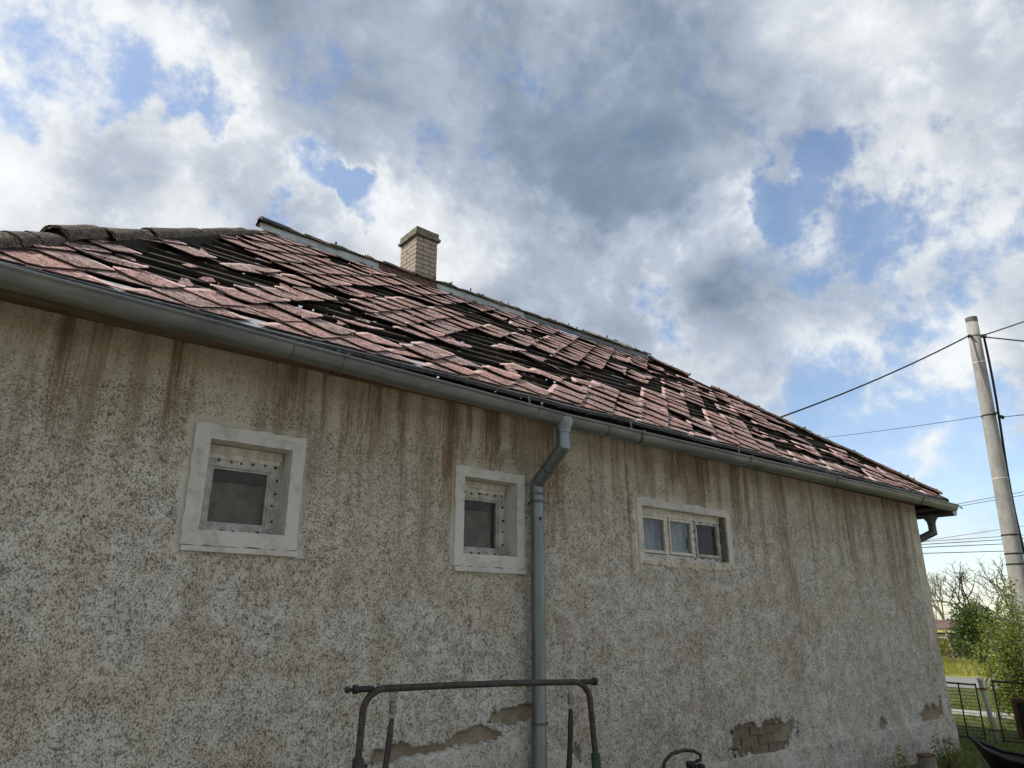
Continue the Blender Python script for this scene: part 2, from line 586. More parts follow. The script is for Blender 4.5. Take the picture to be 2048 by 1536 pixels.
def sstep(v, a, b):
    t = np.clip((v - a) / (b - a), 0, 1)
    return t * t * (3 - 2 * t)


# ------------------------------------------------------------------ setting: ground, field, road
def sheet(name, x0, x1, y0, y1, z, mat, nx=2, ny=2, wob=0.0):
    xs, ys = np.linspace(x0, x1, nx), np.linspace(y0, y1, ny)
    X, Y = np.meshgrid(xs, ys, indexing='ij')
    Z = np.full_like(X, z)
    if wob:
        Y = Y + (fbm(X * .35, Y * .02, 5) - .5) * wob
        X = X + (fbm(Y * .35 + 7, X * .02, 15) - .5) * wob
    idx = np.arange(nx * ny).reshape(nx, ny)
    q = np.stack([idx[:-1, :-1], idx[1:, :-1], idx[1:, 1:], idx[:-1, 1:]], -1).reshape(-1, 4)
    me = np_mesh(name, np.stack([X, Y, Z], -1).reshape(-1, 3), q)
    o = link(name, me, mat)
    o['kind'] = 'structure'
    return o


sheet('ground', -400, 900, -500, 700, 0.0, 'grass_sheet')
sheet('field', 24.6, 400, -300, 320, 0.004, 'field_grass', 40, 120, .6)
sheet('road', 20.6, 24.4, -300, 320, 0.008, 'asphalt', 2, 2)
sheet('yard', -9, 10.9, -14, -1.4, 0.006, 'yard_earth', 30, 20, .5)  # out of view; earth added to make the bounce onto the eave less green
sheet('path', 14.9, 15.7, -40, 40, 0.005, 'path_mat', 3, 160, .25)


def blades(name, mat, n, sampler, hmin, hmax, wdt, label, cat, lean=.5):
    xy = sampler(n)
    h = RNG.uniform(hmin, hmax, n)
    a = RNG.uniform(0, 2 * math.pi, n)
    le = RNG.normal(0, lean, (n, 2)) * h[:, None]
    w = wdt * RNG.uniform(.6, 1.3, n)
    b0 = np.stack([xy[:, 0] - np.cos(a) * w, xy[:, 1] - np.sin(a) * w, np.zeros(n)], -1)
    b1 = np.stack([xy[:, 0] + np.cos(a) * w, xy[:, 1] + np.sin(a) * w, np.zeros(n)], -1)
    t = np.stack([xy[:, 0] + le[:, 0], xy[:, 1] + le[:, 1], h], -1)
    v = np.stack([b0, b1, t], 1).reshape(-1, 3)
    q = np.arange(3 * n).reshape(n, 3)
    me = np_mesh(name, v, q)
    o = link(name, me, mat, kind='stuff')
    return tag(o, label, cat)


def samp(x0, x1, y0, y1):
    return lambda n: np.stack([RNG.uniform(x0, x1, n), RNG.uniform(y0, y1, n)], -1)


def yard_samp(n):
    # denser towards the house corner, clear of the path
    x = 10.95 + (RNG.random(n) ** 1.5) * 9.4
    y = RNG.uniform(-1.6, 4.2, n)
    k = (x > 14.85) & (x < 15.75)
    x[k] += 1.0
    return np.stack([x, y], -1)


blades('lawn_grass', 'grass_blade', 26000, yard_samp, .03, .11, .005, 'short green grass of the yard beyond the house corner', 'grass')
blades('field_grass_tufts', 'field_blade', 14000, samp(24.7, 34, 1.5, 9), .06, .28, .012, 'sunlit yellow green grass of the field across the road', 'grass')
blades('front_grass', 'grass_blade', 9000, samp(1.5, 11.3, -2.4, -.12), .03, .12, .006, 'dark grass along the foot of the long wall', 'grass')

# ------------------------------------------------------------------ the house
XL, XR = -0.15, 10.86          # wall ends
OV, ZE = 0.30, 3.23            # overhang, eave height
PITCH_R = math.radians(38.5)
CP, SP, TP = math.cos(PITCH_R), math.sin(PITCH_R), math.tan(PITCH_R)
XE0, XE1 = -0.21, 11.18        # eave ends
YR = 2.56                      # ridge
ZR = ZE + (YR + OV) * TP
VR = (YR + OV) / CP
HIPK = 1.206                   # plan slope of the left hip
XR0, XR1 = XE0 + (YR + OV) / HIPK, XE1 - (YR + OV)
ZW = 3.165
YB = 2 * YR                    # back wall

house = thing('house', 'old single storey house with stained roughcast wall and broken slate roof', 'house')

# window openings (x0, x1, z0, z1), outer surround and recess
WIN = [dict(o=(1.165, 1.658, 2.08, 2.60), s=(1.075, 1.738, 1.995, 2.685), d=.14),
       dict(o=(2.972, 3.468, 2.05, 2.603), s=(2.892, 3.542, 1.962, 2.675), d=.14),
       dict(o=(4.932, 6.20, 2.127, 2.58), s=(4.862, 6.262, 2.072, 2.65), d=.085)]

# plaster fallen away: (cx, cz, rx, rz)
PATCH = [(2.62, .79, .40, .06), (3.15, .86, .26, .06), (3.45, .95, .20, .075), (4.02, .62, .10, .11),
         (6.5, .53, .52, .15), (6.18, .60, .22, .11), (6.85, .56, .22, .10), (8.95, .46, .12, .07),
         (10.25, .47, .36, .11), (10.68, .53, .14, .15)]


def plinth_top(x):
    xp = [-1, 1.5, 2.2, 2.43, 2.83, 3.1, 3.37, 3.55, 3.7, 3.85, 4.05, 4.4, 5.2, 12]
    zp = [.70, .72, .74, .77, .78, .80, .87, .93, .90, .72, .60, .46, .42, .39]
    return np.interp(x, xp, zp)


def build_wall():
    st = .0145
    nx, nz = int((XR - XL) / st) + 1, int(ZW / st) + 1
    xs, zs = np.linspace(XL, XR, nx), np.linspace(0, ZW, nz)
    X, Z = np.meshgrid(xs, zs, indexing='ij')
    Y = -(fbm(X * 34, Z * 34, 1, 2) - .5) * .007 - (fbm(X * 1.3, Z * 1.3, 9, 3) - .5) * .02
    Xc, Zc = (X[:-1, :-1] + X[1:, 1:]) / 2, (Z[:-1, :-1] + Z[1:, 1:]) / 2
    keep = np.ones(Xc.shape, bool)
    for w in WIN:
        a, b = w['o'], w['s']
        x0, x1, z0, z1 = [(p + q) / 2 for p, q in zip(a, b)]
        keep &= ~((Xc > x0) & (Xc < x1) & (Zc > z0) & (Zc < z1))
    nz1 = fbm(Xc * 9, Zc * 9, 31, 4)
    nz2 = fbm(Xc * 30, Zc * 30, 41, 2)
    gone = np.zeros(Xc.shape, bool)
    for cx, cz, rx, rz in PATCH:
        d = np.hypot((Xc - cx) / rx, (Zc - cz) / rz)
        gone |= d + (nz1 - .5) * 1.5 + (nz2 - .5) * .5 < 1.0
    keep &= ~gone
    keep &= Zc > plinth_top(Xc) - .12
    idx = np.arange(nx * nz).reshape(nx, nz)
    q = np.stack([idx[:-1, :-1], idx[1:, :-1], idx[1:, 1:], idx[:-1, 1:]], -1)[keep]
    V = np.stack([X, Y, Z], -1).reshape(-1, 3)
    # broken edges of the plaster coat: walls from the skin back to the layer behind
    ev, ef = [], []
    base = len(V)
    bk = .03
    kp = np.pad(keep, 1)
    for i, k in np.argwhere(keep):
        for di, dk, a, b in ((-1, 0, (0, 0), (0, 1)), (1, 0, (1, 1), (1, 0)), (0, -1, (1, 0), (0, 0)), (0, 1, (0, 1), (1, 1))):
            if not kp[i + 1 + di, k + 1 + dk]:
                ia, ib = idx[i + a[0], k + a[1]], idx[i + b[0], k + b[1]]
                n0 = base + len(ev)
                ev.append((V[ia][0], bk, V[ia][2]))
                ev.append((V[ib][0], bk, V[ib][2]))
                ef.append((ia, ib, n0 + 1, n0))
    V = np.concatenate([V, np.array(ev)])
    Q = np.concatenate([q, np.array(ef)])
    me = np_mesh('wall', V, Q)
    x, z = V[:, 0], V[:, 2]
    # rust-brown run-off streaks from the eave, placed along the wall
    st_ = np.zeros(len(V))
    wob = (fbm(x * .6, z * 3.0, 77, 3) - .5) * .10
    streaks = [(.02, .05, 1.0, .5), (.36, .07, .95, .75), (.62, .04, .5, .5), (.92, .05, .85, .8), (1.02, .03, .7, .6), (1.35, .05, .45, .4),
               (1.62, .14, .6, .7), (1.85, .06, .6, .6), (2.02, .035, .8, .7), (2.2, .16, .75, .75), (2.42, .05, .9, .65), (2.62, .10, .6, .5),
               (2.85, .14, 1.05, 1.0), (3.02, .04, .6, .7), (3.25, .14, .85, .9), (3.45, .06, .7, .7), (3.85, .15, 1.4, 1.0), (3.72, .025, 1.5, 1.0),
               (3.96, .025, 1.5, .9), (4.25, .06, .7, .55), (4.62, .07, .6, .6), (4.76, .022, 1.7, .95), (5.05, .08, .5, .5), (5.45, .20, .65, .9),
               (5.9, .20, .65, .9), (6.15, .06, .75, .6), (6.45, .16, 1.0, .95), (6.62, .06, 1.3, .8), (6.95, .06, .6, .4), (7.35, .07, .8, .6),
               (7.75, .10, .7, .5), (7.98, .05, 1.2, .65), (8.3, .07, .9, .5), (8.6, .05, .8, .65), (8.75, .05, 1.3, .7), (9.05, .10, 1.0, .6),
               (9.35, .08, 1.5, .7), (9.6, .05, .9, .5), (9.85, .09, 1.6, .6), (10.1, .06, 1.1, .6), (10.35, .09, 1.7, .6), (10.6, .05, 1.2, .5)]
    for cx, wd, ln, am in streaks:
        fall = 1 - sstep(3.15 - z, ln * .25, ln)
        prof = np.exp(-(((x - cx + wob * (3.15 - z)) / wd) ** 2))
        st_ = np.maximum(st_, prof * fall * min(1.0, am * 1.12))
    fine = fbm(x * 24 + wob * 60, z * .7, 55, 3)
    st_ = st_ * sstep(fine + .25 * st_, .28, .62) * 1.1
    band = sstep(z, 2.65, 3.15) * .34 * (0.5 + fbm(x * 2, z * 2, 3, 3))
    st_ = np.maximum(st_, band)
    low = sstep(fbm(x * 2.1, z * 1.6, 91, 4), .46, .70) * .36 * (1 - sstep(z, 1.6, 2.4))
    st_ = np.clip(np.maximum(st_, low), 0, 1)
    far = sstep(x, 3.5, 8.5)
    sp_ = (1 - sstep(z, 2.35 + (fbm(x * 1.1, z * 1.1, 66, 3) - .5) * 1.1, 3.1)) * (.55 + .8 * fbm(x * 1.7, z * 1.7, 21, 4))
    sp_ = sp_ * (1 - .22 * far) + .47 + .08 * far
    # smoother margins trowelled round the window surrounds
    for w in WIN:
        x0, x1, z0, z1 = w['s']
        dd = np.maximum(np.maximum(x0 - x, x - x1), np.maximum(z0 - z, z - z1))
        sp_ = sp_ * sstep(dd + (fbm(x * 8, z * 8, 3, 2) - .5) * .05, -.01, .07)
    lowl = sstep(fbm(x * 3, z * 3, 8, 3) + (1.25 - z) * .55, .55, .85) * far * .35
    sp_ = np.clip(sp_ * (1 - lowl), 0, 1)
    cr = np.clip(sstep(z, 1.7, 3.1) * .75 + (fbm(x * .9, z * .9, 4, 3) - .5) * .5 - .35 * far, 0, 1)
    # broad grey-brown run-off, long and soft, its reach changing along the wall
    xx = x + (fbm(x * 1.5, z * 2.0, 101, 2) - .5) * .05
    reach = .5 + 1.5 * fbm(xx * 1.6, z * 0, 102, 3) + .45 * far
    run = sstep(fbm(xx * 4.5, z * .18, 103, 4, .65), .48, .68) * (1 - sstep(3.15 - z, reach * .45, reach * 1.15))
    run2 = sstep(fbm(xx * 13, z * .22, 104, 3), .52, .72) * (1 - sstep(3.15 - z, reach * .3, reach * .95))
    sk_ = np.clip(np.maximum(run * .9, run2 * .75), 0, 1)
    for nm, arr in (('stain', st_), ('speck', sp_), ('cream', cr), ('streak', sk_)):
        at = me.attributes.new(nm, 'FLOAT', 'POINT')
        at.data.foreach_set('value', arr.astype(np.float32))
    return link('wall', me, 'roughcast', house, True)


wall = build_wall()

# layer behind the render (mud plaster) + the other walls
b = MB()
b.box((XL + .002, .03, 0), (XR - .002, .06, 2.0))
b.build('plaster_backing', 'mud_plaster', wall)
b = MB()
b.box((XL, .30, .0), (XL + .25, YB, ZW))
b.box((XL, YB - .25, .0), (XR, YB + .001, ZW - .002))
b.build('far_wall', 'smooth_plaster', house)
b = MB()
b.box((XR - .25, -.002, .0), (XR, YB - .26, ZW))
b.build('end_wall', 'stained_plaster', house)
b = MB()
b.box((XL + .26, .35, ZW - .05), (XR - .26, YB - .27, ZW))
b.build('attic_floor', 'attic_dark', house)

# exposed bricks in the big hole low on the wall
bm_ = [MB() for _ in range(3)]
brick_meshes = []
for k in range(3):
    mb = MB()
    mb.box((-.125, -.016, -.033), (.125, .02, .033), .006)
    me = bpy.data.meshes.new('brick')
    me.from_pydata(mb.v, [], mb.f)
    me.materials.append(MATS['brick_red'])
    brick_meshes.append(me)
for r in range(5):
    for c in range(6):
        x = 6.02 + c * .272 + (.136 if r % 2 else 0) + random.uniform(-.012, .012)
        z = .375 + r * .082
        if random.random() < .12 or x > 7.25:
            continue
        o = link('brick', random.choice(brick_meshes), None, wall)
        o.location = (x, .026 + random.uniform(-.004, .006), z)
        o.rotation_euler = (0, random.uniform(-.03, .03), random.uniform(-.02, .02))


# plinth: a thicker coat with a ragged top edge
def build_plinth():
    st = .0145
    xs = np.arange(XL, XR + .02, st)
    zt = plinth_top(xs)
    rag = np.where(xs < 4.5, 1.0, .12)
    zt = zt + (fbm(xs * 5, xs * 0, 12, 3) - .5) * .10 * rag + (fbm(xs * 22, xs * 0, 14, 2) - .5) * .05 * rag
    nz = 44
    tt = np.linspace(0, 1, nz)
    X = np.repeat(xs[:, None], nz, 1)
    Z = zt[:, None] * tt[None, :]
    Y = -.026 - (fbm(X * 34, Z * 34, 1, 2) - .5) * .008 - (fbm(X * 2, Z * 2, 19, 3) - .5) * .012
    idx = np.arange(X.size).reshape(X.shape)
    q = np.stack([idx[:-1, :-1], idx[1:, :-1], idx[1:, 1:], idx[:-1, 1:]], -1).reshape(-1, 4)
    V = np.stack([X, Y, Z], -1).reshape(-1, 3)
    nb = len(V)
    top = np.stack([xs, np.full_like(xs, .032), zt + .004], -1)
    tq = np.stack([idx[:-1, -1], idx[1:, -1], nb + np.arange(1, len(xs)), nb + np.arange(0, len(xs) - 1)], -1)
    # end face on the house corner
    V = np.concatenate([V, top])
    side = np.stack([np.full(nz, xs[-1]), np.full(nz, .30), Z[-1]], -1)
    ns = len(V)
    V = np.concatenate([V, side])
    sq = np.stack([idx[-1, :-1], ns + np.arange(0, nz - 1), ns + np.arange(1, nz), idx[-1, 1:]], -1)
    me = np_mesh('plinth', V, np.concatenate([q, tq, sq]))
    x, z = V[:, 0], V[:, 2]
    sp_ = np.clip(.60 + .5 * fbm(x * 1.5, z * 1.5, 44, 3), 0, 1)
    stn = np.clip(sstep(fbm(x * 1.3, z * 2.2, 52, 4), .5, .8) * .35, 0, 1)
    for nm, arr in (('stain', stn), ('speck', sp_), ('cream', x * 0 + .12), ('streak', x * 0)):
        at = me.attributes.new(nm, 'FLOAT', 'POINT')
        at.data.foreach_set('value', arr.astype(np.float32))
    return link('plinth', me, 'roughcast', house, True)


build_plinth()


# ------------------------------------------------------------------ windows
def wobble_ring(mb, outer, inner, yf, yo, yi, amp, n=14):
    """flat band between two rectangles at y=yf, outer edge back to yo, inner edge back to yi"""
    def loop(r, a, seed):
        x0, x1, z0, z1 = r
        rr = random.Random(seed)
        pts = []
        for (ax, az), (bx, bz) in (((x0, z0), (x1, z0)), ((x1, z0), (x1, z1)), ((x1, z1), (x0, z1)), ((x0, z1), (x0, z0))):
            for k in range(n):
                t = k / n
                pts.append((ax + (bx - ax) * t + rr.uniform(-a, a), az + (bz - az) * t + rr.uniform(-a, a)))
        return pts
    O, I = loop(outer, amp, 3), loop(inner, amp * .3, 4)
    m = len(O)
    i0 = len(mb.v)
    for (x, z), y in [(p, yo) for p in O] + [(p, yf) for p in O] + [(p, yf) for p in I] + [(p, yi) for p in I]:
        mb.v.append((x, y, z))
    for lay in range(3):
        for k in range(m):
            k2 = (k + 1) % m
            mb.f.append((i0 + lay * m + k, i0 + lay * m + k2, i0 + (lay + 1) * m + k2, i0 + (lay + 1) * m + k))


def ring(mb, outer, inner, y0, y1):
    """rectangular frame of four mitred bars between y0 (front) and y1 (back)"""
    ox0, ox1, oz0, oz1 = outer
    ix0, ix1, iz0, iz1 = inner
    O = [(ox0, oz0), (ox1, oz0), (ox1, oz1), (ox0, oz1)]
    I = [(ix0, iz0), (ix1, iz0), (ix1, iz1), (ix0, iz1)]
    for k in range(4):
        k2 = (k + 1) % 4
        mb.hexa([(O[k][0], y0, O[k][1]), (O[k2][0], y0, O[k2][1]), (I[k2][0], y0, I[k2][1]), (I[k][0], y0, I[k][1]),
                 (O[k][0], y1, O[k][1]), (O[k2][0], y1, O[k2][1]), (I[k2][0], y1, I[k2][1]), (I[k][0], y1, I[k][1])])


def inset(r, a, b=None):
    b = a if b is None else b
    return (r[0] + a, r[1] - a, r[2] + b, r[3] - b)


def discs(mb, pts, r, y0, y1, n=8):
    for x, z in pts:
        rr = r * random.uniform(.8, 1.2)
        mb.prism([(x + rr * math.cos(2 * math.pi * k / n), y0, z + rr * math.sin(2 * math.pi * k / n)) for k in range(n)], (0, y1 - y0, 0))


def along(r, nx, nz, jit):
    x0, x1, z0, z1 = r
    p = [(x0 + (x1 - x0) * k / nx, z) for k in range(nx + 1) for z in (z0, z1)]
    p += [(x, z0 + (z1 - z0) * k / nz) for k in range(1, nz) for x in (x0, x1)]
    return [(x + random.uniform(-jit, jit), z + random.uniform(-jit, jit)) for x, z in p]


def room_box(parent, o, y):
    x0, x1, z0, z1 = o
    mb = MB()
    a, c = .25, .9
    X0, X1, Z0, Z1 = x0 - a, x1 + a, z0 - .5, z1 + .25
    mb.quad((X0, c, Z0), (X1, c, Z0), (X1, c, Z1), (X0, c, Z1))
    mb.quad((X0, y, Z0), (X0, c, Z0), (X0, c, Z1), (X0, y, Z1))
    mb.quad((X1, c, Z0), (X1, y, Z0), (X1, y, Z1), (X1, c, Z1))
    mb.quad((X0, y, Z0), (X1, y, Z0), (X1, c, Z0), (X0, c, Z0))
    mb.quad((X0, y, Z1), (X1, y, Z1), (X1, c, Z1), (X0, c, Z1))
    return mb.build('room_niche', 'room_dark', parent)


def sheet_mesh(mb, x0, x1, z0, z1, y, amp, fx, n=40, m=16, seed=1):
    xs, zs = np.linspace(x0, x1, n), np.linspace(z0, z1, m)
    i0 = len(mb.v)
    for i, x in enumerate(xs):
        for k, z in enumerate(zs):
            yy = y + amp * math.sin(x * fx + 1.2 * math.sin(z * 9 + seed)) + .4 * amp * math.sin(x * fx * 2.3 + z * 7)
            mb.v.append((x, yy, z))
    for i in range(n - 1):
        for k in range(m - 1):
            mb.f.append((i0 + i * m + k, i0 + (i + 1) * m + k, i0 + (i + 1) * m + k + 1, i0 + i * m + k + 1))


def small_window(w, seed):
    o, s, d = w['o'], w['s'], w['d']
    mb = MB()
    wobble_ring(mb, s, o, -.016, .004, d + .03, .006)
    win = mb.build('window', 'smooth_plaster', house)
    mb = MB()
    mb.box((s[0] + .01, -.022, s[2] - .035), (s[1] + .015, .0, s[2] - .004), .002)
    mb.build('sill_band', 'smooth_plaster', win)
    f0 = inset(o, -.01)
    f1 = inset(o, .035)
    mb = MB()
    ring(mb, f0, f1, d, d + .05)
    mb.build('frame', 'sash_paint', win)
    st0, st1 = (o[0] + .004, o[1] - .026, o[2] + .002, o[3] - .075), (o[0] + .066, o[1] - .072, o[2] + .052, o[3] - .128)
    mb = MB()
    ring(mb, st0, st1, d - .016, d - .002)
    mb.build('film_strip', 'film_strip', win)
    mid = tuple((p * .72 + q * .28) for p, q in zip(st0, st1))
    mb = MB()
    discs(mb, along(mid, 6, 5, .009), .0080, d - .024, d - .015)
    mb.build('nail_heads', 'black_iron', win, kind='stuff')
    mb = MB()
    s0, s1 = inset(st1, -.004), inset(st1, .014)
    ring(mb, s0, s1, d - .006, d + .03)
    mb.build('sash', 'film_strip', win)
    mb = MB()
    mb.quad((s1[0] - .005, d + .012, s1[2] - .005), (s1[1] + .005, d + .012, s1[2] - .005), (s1[1] + .005, d + .012, s1[3] + .005), (s1[0] - .005, d + .012, s1[3] + .005))
    mb.build('pane', 'dusty_film', win)
    mb = MB()
    sheet_mesh(mb, s1[0] - .02, s1[1] + .02, s1[2] - .05, s1[3] - .06, d + .10, .02, 26, seed=seed)
    mb.build('curtain', 'wilted_cloth', win, True)
    mb = MB()
    mb.box((o[0] + .004, d - .03, o[3] - .050), (o[1] - .012, d + .001, o[3] - .004), .001)
    mb.box((o[0] + .004, d - .020, o[3] - .082), (o[1] - .02, d + .001, o[3] - .0505), .0005)
    mb.build('head_board', 'sash_paint', win)
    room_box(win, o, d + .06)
    return win


small_window(WIN[0], 1)
small_window(WIN[1], 4)


def triple_window(w):
    o, s, d = w['o'], w['s'], w['d']
    mb = MB()
    wobble_ring(mb, s, o, -.012, .004, d + .03, .008)
    win = mb.build('window', 'smooth_plaster', house)
    x0, x1, z0, z1 = o
    mb = MB()
    mb.box((x0 - .01, d - .02, z1 - .065), (x1 + .01, d + .05, z1 + .01))
    mb.box((x0 - .01, d - .012, z0 - .01), (x1 + .01, d + .05, z0 + .045))
    for a, bb in ((x0 - .01, x0 + .02), (5.335, 5.375), (5.735, 5.775), (x1 - .04, x1 + .01)):
        mb.box((a, d - .015, z0 + .046), (bb, d + .05, z1 - .066))
    mb.build('frame', 'sash_paint', win)
    cells = [(x0 + .025, 5.33), (5.38, 5.73), (5.78, x1 - .045)]
    for k, (a, c) in enumerate(cells):
        r = (a, c, z0 + .05, z1 - .07)
        mb = MB()
        inn = (a + .018, c - .024, r[2] + .026, r[3] - .024)
        ring(mb, r, inn, d - .028, d + .012)
        sash = mb.build('sash', 'sash_paint' if k < 2 else 'film_strip', win)
        mb = MB()
        y = d - .006
        X0, X1, Z0, Z1 = inn[0] - .004, inn[1] + .004, inn[2] - .004, inn[3] + .004
        if k == 1:
            # pane with a jagged hole low on the right: four pieces round it
            hole = [(X1 - .085, Z0 + .035), (X1 - .055, Z0 + .075), (X1 - .060, Z0 + .13), (X1 - .035, Z0 + .15), (X1 - .018, Z0 + .11), (X1 - .022, Z0 + .07), (X1 - .05, Z0 + .055)]
            outer = [(X0, Z0), (X0, Z1), (X0 + .1, Z1), (X1, Z1), (X1, Z0 + .1), (X1, Z0), (X1 - .1, Z0)]
            m = 7
            order = [0, 1, 2, 3, 4, 5, 6]
            for q in range(m):
                q2 = (q + 1) % m
                mb.quad((hole[q][0], y, hole[q][1]), (hole[q2][0], y, hole[q2][1]), (outer[q2][0], y, outer[q2][1]), (outer[q][0], y, outer[q][1]))
        else:
            mb.quad((X0, y, Z0), (X1, y, Z0), (X1, y, Z1), (X0, y, Z1))
        mb.build('pane', 'clear_pane' if k < 2 else 'dim_pane', win)
        if k == 2:
            mb = MB()
            discs(mb, along((a - .03, c + .035, z0 + .03, z1 - .075), 4, 4, .006), .0075, d - .034, d - .026)
            mb.build('nail_heads', 'black_iron', win, kind='stuff')
    mb = MB()
    sheet_mesh(mb, x0 - .03, 5.735, z0 - .1, z1 + .02, d + .085, .016, 62, n=110, seed=2)
    mb.build('curtain', 'curtain', win, True)
    mb = MB()
    mb.box((x1 - .014, .004, z0 + .01), (x1 + .002, d + .02, z1 - .004))
    mb.build('side_board', 'grimy_board', win)
    # crumbled sill: separate lumps of loose render
    mb = MB()
    x = x0 - .02
    while x < x1 + .04:
        l = random.uniform(.03, .11)
        mb.box((x, -.022 + random.uniform(-.008, .008), s[2] - random.uniform(.0, .03)), (x + l * .95, d * .7, z0 + random.uniform(-.03, .012)), .008)
        x += l
    mb.build('sill', 'stained_plaster', win)
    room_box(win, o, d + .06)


triple_window(WIN[2])

# ------------------------------------------------------------------ eave: soffit, fascia, drip edge
x = XE0 + .05
while x < XE1 - .1:
    l = random.uniform(1.7, 2.4)
    x2 = min(x + l, XE1 - .05)
    b = MB()
    dz_ = random.uniform(-.008, .008)
    b.hexa([(x, -.239, 3.150 + dz_), (x2 - .006, -.239, 3.150 - dz_), (x2 - .006, .012, 3.150 - dz_ * .5), (x, .012, 3.150 + dz_ * .5),
            (x, -.239, 3.172 + dz_), (x2 - .006, -.239, 3.172 - dz_), (x2 - .006, .012, 3.172 - dz_ * .5), (x, .012, 3.172 + dz_ * .5)])
    b.build('soffit_board', 'soffit_wood', house)
    x = x2
b = MB()
b.box((XE0 + .03, -.262, 3.135), (XE1 - .03, -.240, 3.205))
b.build('fascia', 'gap_shade_black', house)
b = MB()
b.box((XE1 - .022, -.286, 3.045), (XE1, YB + .28, 3.20))
b.hexa([(XR + .001, -.27, 3.08), (XE1 - .024, -.27, 3.08), (XE1 - .024, YB, 3.08), (XR + .001, YB, 3.08), (XR + .001, -.27, 3.10), (XE1 - .024, -.27, 3.10), (XE1 - .024, YB, 3.10), (XR + .001, YB, 3.10)])
b.build('end_fascia', 'dark_wood', house)

# drip edge: folded strip, its top on the roof slope, its front turned down
b = MB()
xs = np.linspace(XE0 - .01, XE1 + .01, 120)


def drip(k):
    x = xs[k]
    w = .004 * math.sin(x * 3.1) + .003 * math.sin(x * 7.7)
    up = Vector((x, -OV + .13 * CP, ZE + .13 * SP + .008))
    lip = Vector((x, -OV - .026, ZE - .010 + w))
    dn = Vector((x, -OV - .029, ZE - .038 + w))
    bk = Vector((x, -OV - .020, ZE - .040 + w))
    return [up, Vector((x, -OV, ZE + .008 + w * .5)), lip]


def drip_face(k):
    x = xs[k]
    w = .004 * math.sin(x * 3.1) + .003 * math.sin(x * 7.7)
    return [Vector((x, -OV - .0262, ZE - .0102 + w)), Vector((x, -OV - .029, ZE - .038 + w)), Vector((x, -OV - .018, ZE - .040 + w)), Vector((x, -OV + .01, ZE - .02))]


b.sweep(drip, len(xs))
b.build('drip_edge', 'zinc_worn', house)
b = MB()
b.sweep(drip_face, len(xs))
b.build('drip_face', 'drip_shade', house)  # front coloured darker than the sky-facing top, shade put into the colour

# ------------------------------------------------------------------ gutter
GR = .062
XG0, XG1 = -.5, 11.12


def lip_z(x):
    return float(np.interp(x, [-.5, 3.6, 11.2], [3.156, 3.078, 3.132]))


b = MB()
gx = list(np.linspace(XG0, 3.6, 40)) + list(np.linspace(3.75, XG1, 60))


def gut(k):
    x = gx[k]
    zc_, yc = lip_z(x) - .016 + .002 * math.sin(x * 5.1), -.47 + GR + .0015 * math.sin(x * 9.0)
    pts = []
    for q in range(9):           # rolled bead
        a = math.radians(-60 + q * 40)
        pts.append((x, -.47 - .004 + .010 * math.cos(a) * -1, lip_z(x) + .010 * math.sin(a)))
    for q in range(17):          # outside of the trough
        a = math.pi + math.pi * q / 16
        pts.append((x, yc + GR * math.cos(a), zc_ + GR * 1.08 * math.sin(a)))
    pts.append((x, yc + GR, lip_z(x) + .012))
    pts.append((x, yc + GR - .003, lip_z(x) + .012))
    for q in range(17):          # inside
        a = 2 * math.pi - math.pi * q / 16
        pts.append((x, yc + (GR - .003) * math.cos(a), zc_ + (GR * 1.08 - .003) * math.sin(a)))
    return pts


b.sweep(gut, len(gx), True)
gutter = b.build('gutter', 'zinc', house, True)


def collar(x, wd, th, name, mat, r_extra):
    mb = MB()
    zc_, yc = lip_z(x) - .016, -.47 + GR
    pts = []
    for q in range(17):
        a = math.pi + math.pi * q / 16
        pts.append((yc + (GR + r_extra) * math.cos(a), zc_ + (GR * 1.08 + r_extra) * math.sin(a)))
    pts = [(-.47 - .016 - r_extra, lip_z(x) + .014)] + pts
    m = len(pts)
    inn = [(yc + (p[0] - yc) * .975, zc_ + (p[1] - zc_) * .975) for p in pts]
    i0 = len(mb.v)
    for xx in (x, x + wd):
        for p in pts:
            mb.v.append((xx, p[0], p[1]))
    for k in range(m - 1):
        mb.f.append((i0 + k, i0 + k + 1, i0 + m + k + 1, i0 + m + k))
    for xx, sg in ((x, 0), (x + wd, 1)):
        j = len(mb.v)
        for p, q in zip(pts, inn):
            mb.v.append((xx, p[0], p[1]))
            mb.v.append((xx, q[0], q[1]))
        for k in range(m - 1):
            mb.f.append((j + 2 * k, j + 2 * k + 1, j + 2 * k + 3, j + 2 * k + 2))
    return mb.build(name, mat, gutter, True)


for x in (1.42, 4.05, 6.18, 9.7):                      # soldered joints
    collar(x, .012, .002, 'joint', 'zinc_dark', .0025)
for x in (1.74, 3.30, 4.44, 6.02, 7.73, 9.98):         # holder straps with a hook up to the fascia
    br = collar(x, .028, .003, 'bracket', 'zinc_dark' if x in (4.44, 6.02) else 'zinc', .004)
    mb = MB()
    mb.box((x + .004, -.352, lip_z(x) - .02), (x + .022, -.346, ZE - .03))
    mb.box((x + .004, -.478, lip_z(x) + .011), (x + .022, -.346, lip_z(x) + .014))
    mb.box((x + .004, -.496, lip_z(x) - .012), (x + .022, -.482, lip_z(x) + .015))
    mb.build('hook', 'zinc_dark', br)
b = MB()
b.prism([(XG1, -.47 + GR + (GR + .004) * math.cos(math.pi + math.pi * q / 16), lip_z(XG1) - .016 + (GR * 1.08 + .004) * math.sin(math.pi + math.pi * q / 16)) for q in range(17)], (.004, 0, 0))
b.build('end_plate', 'zinc_worn', gutter)


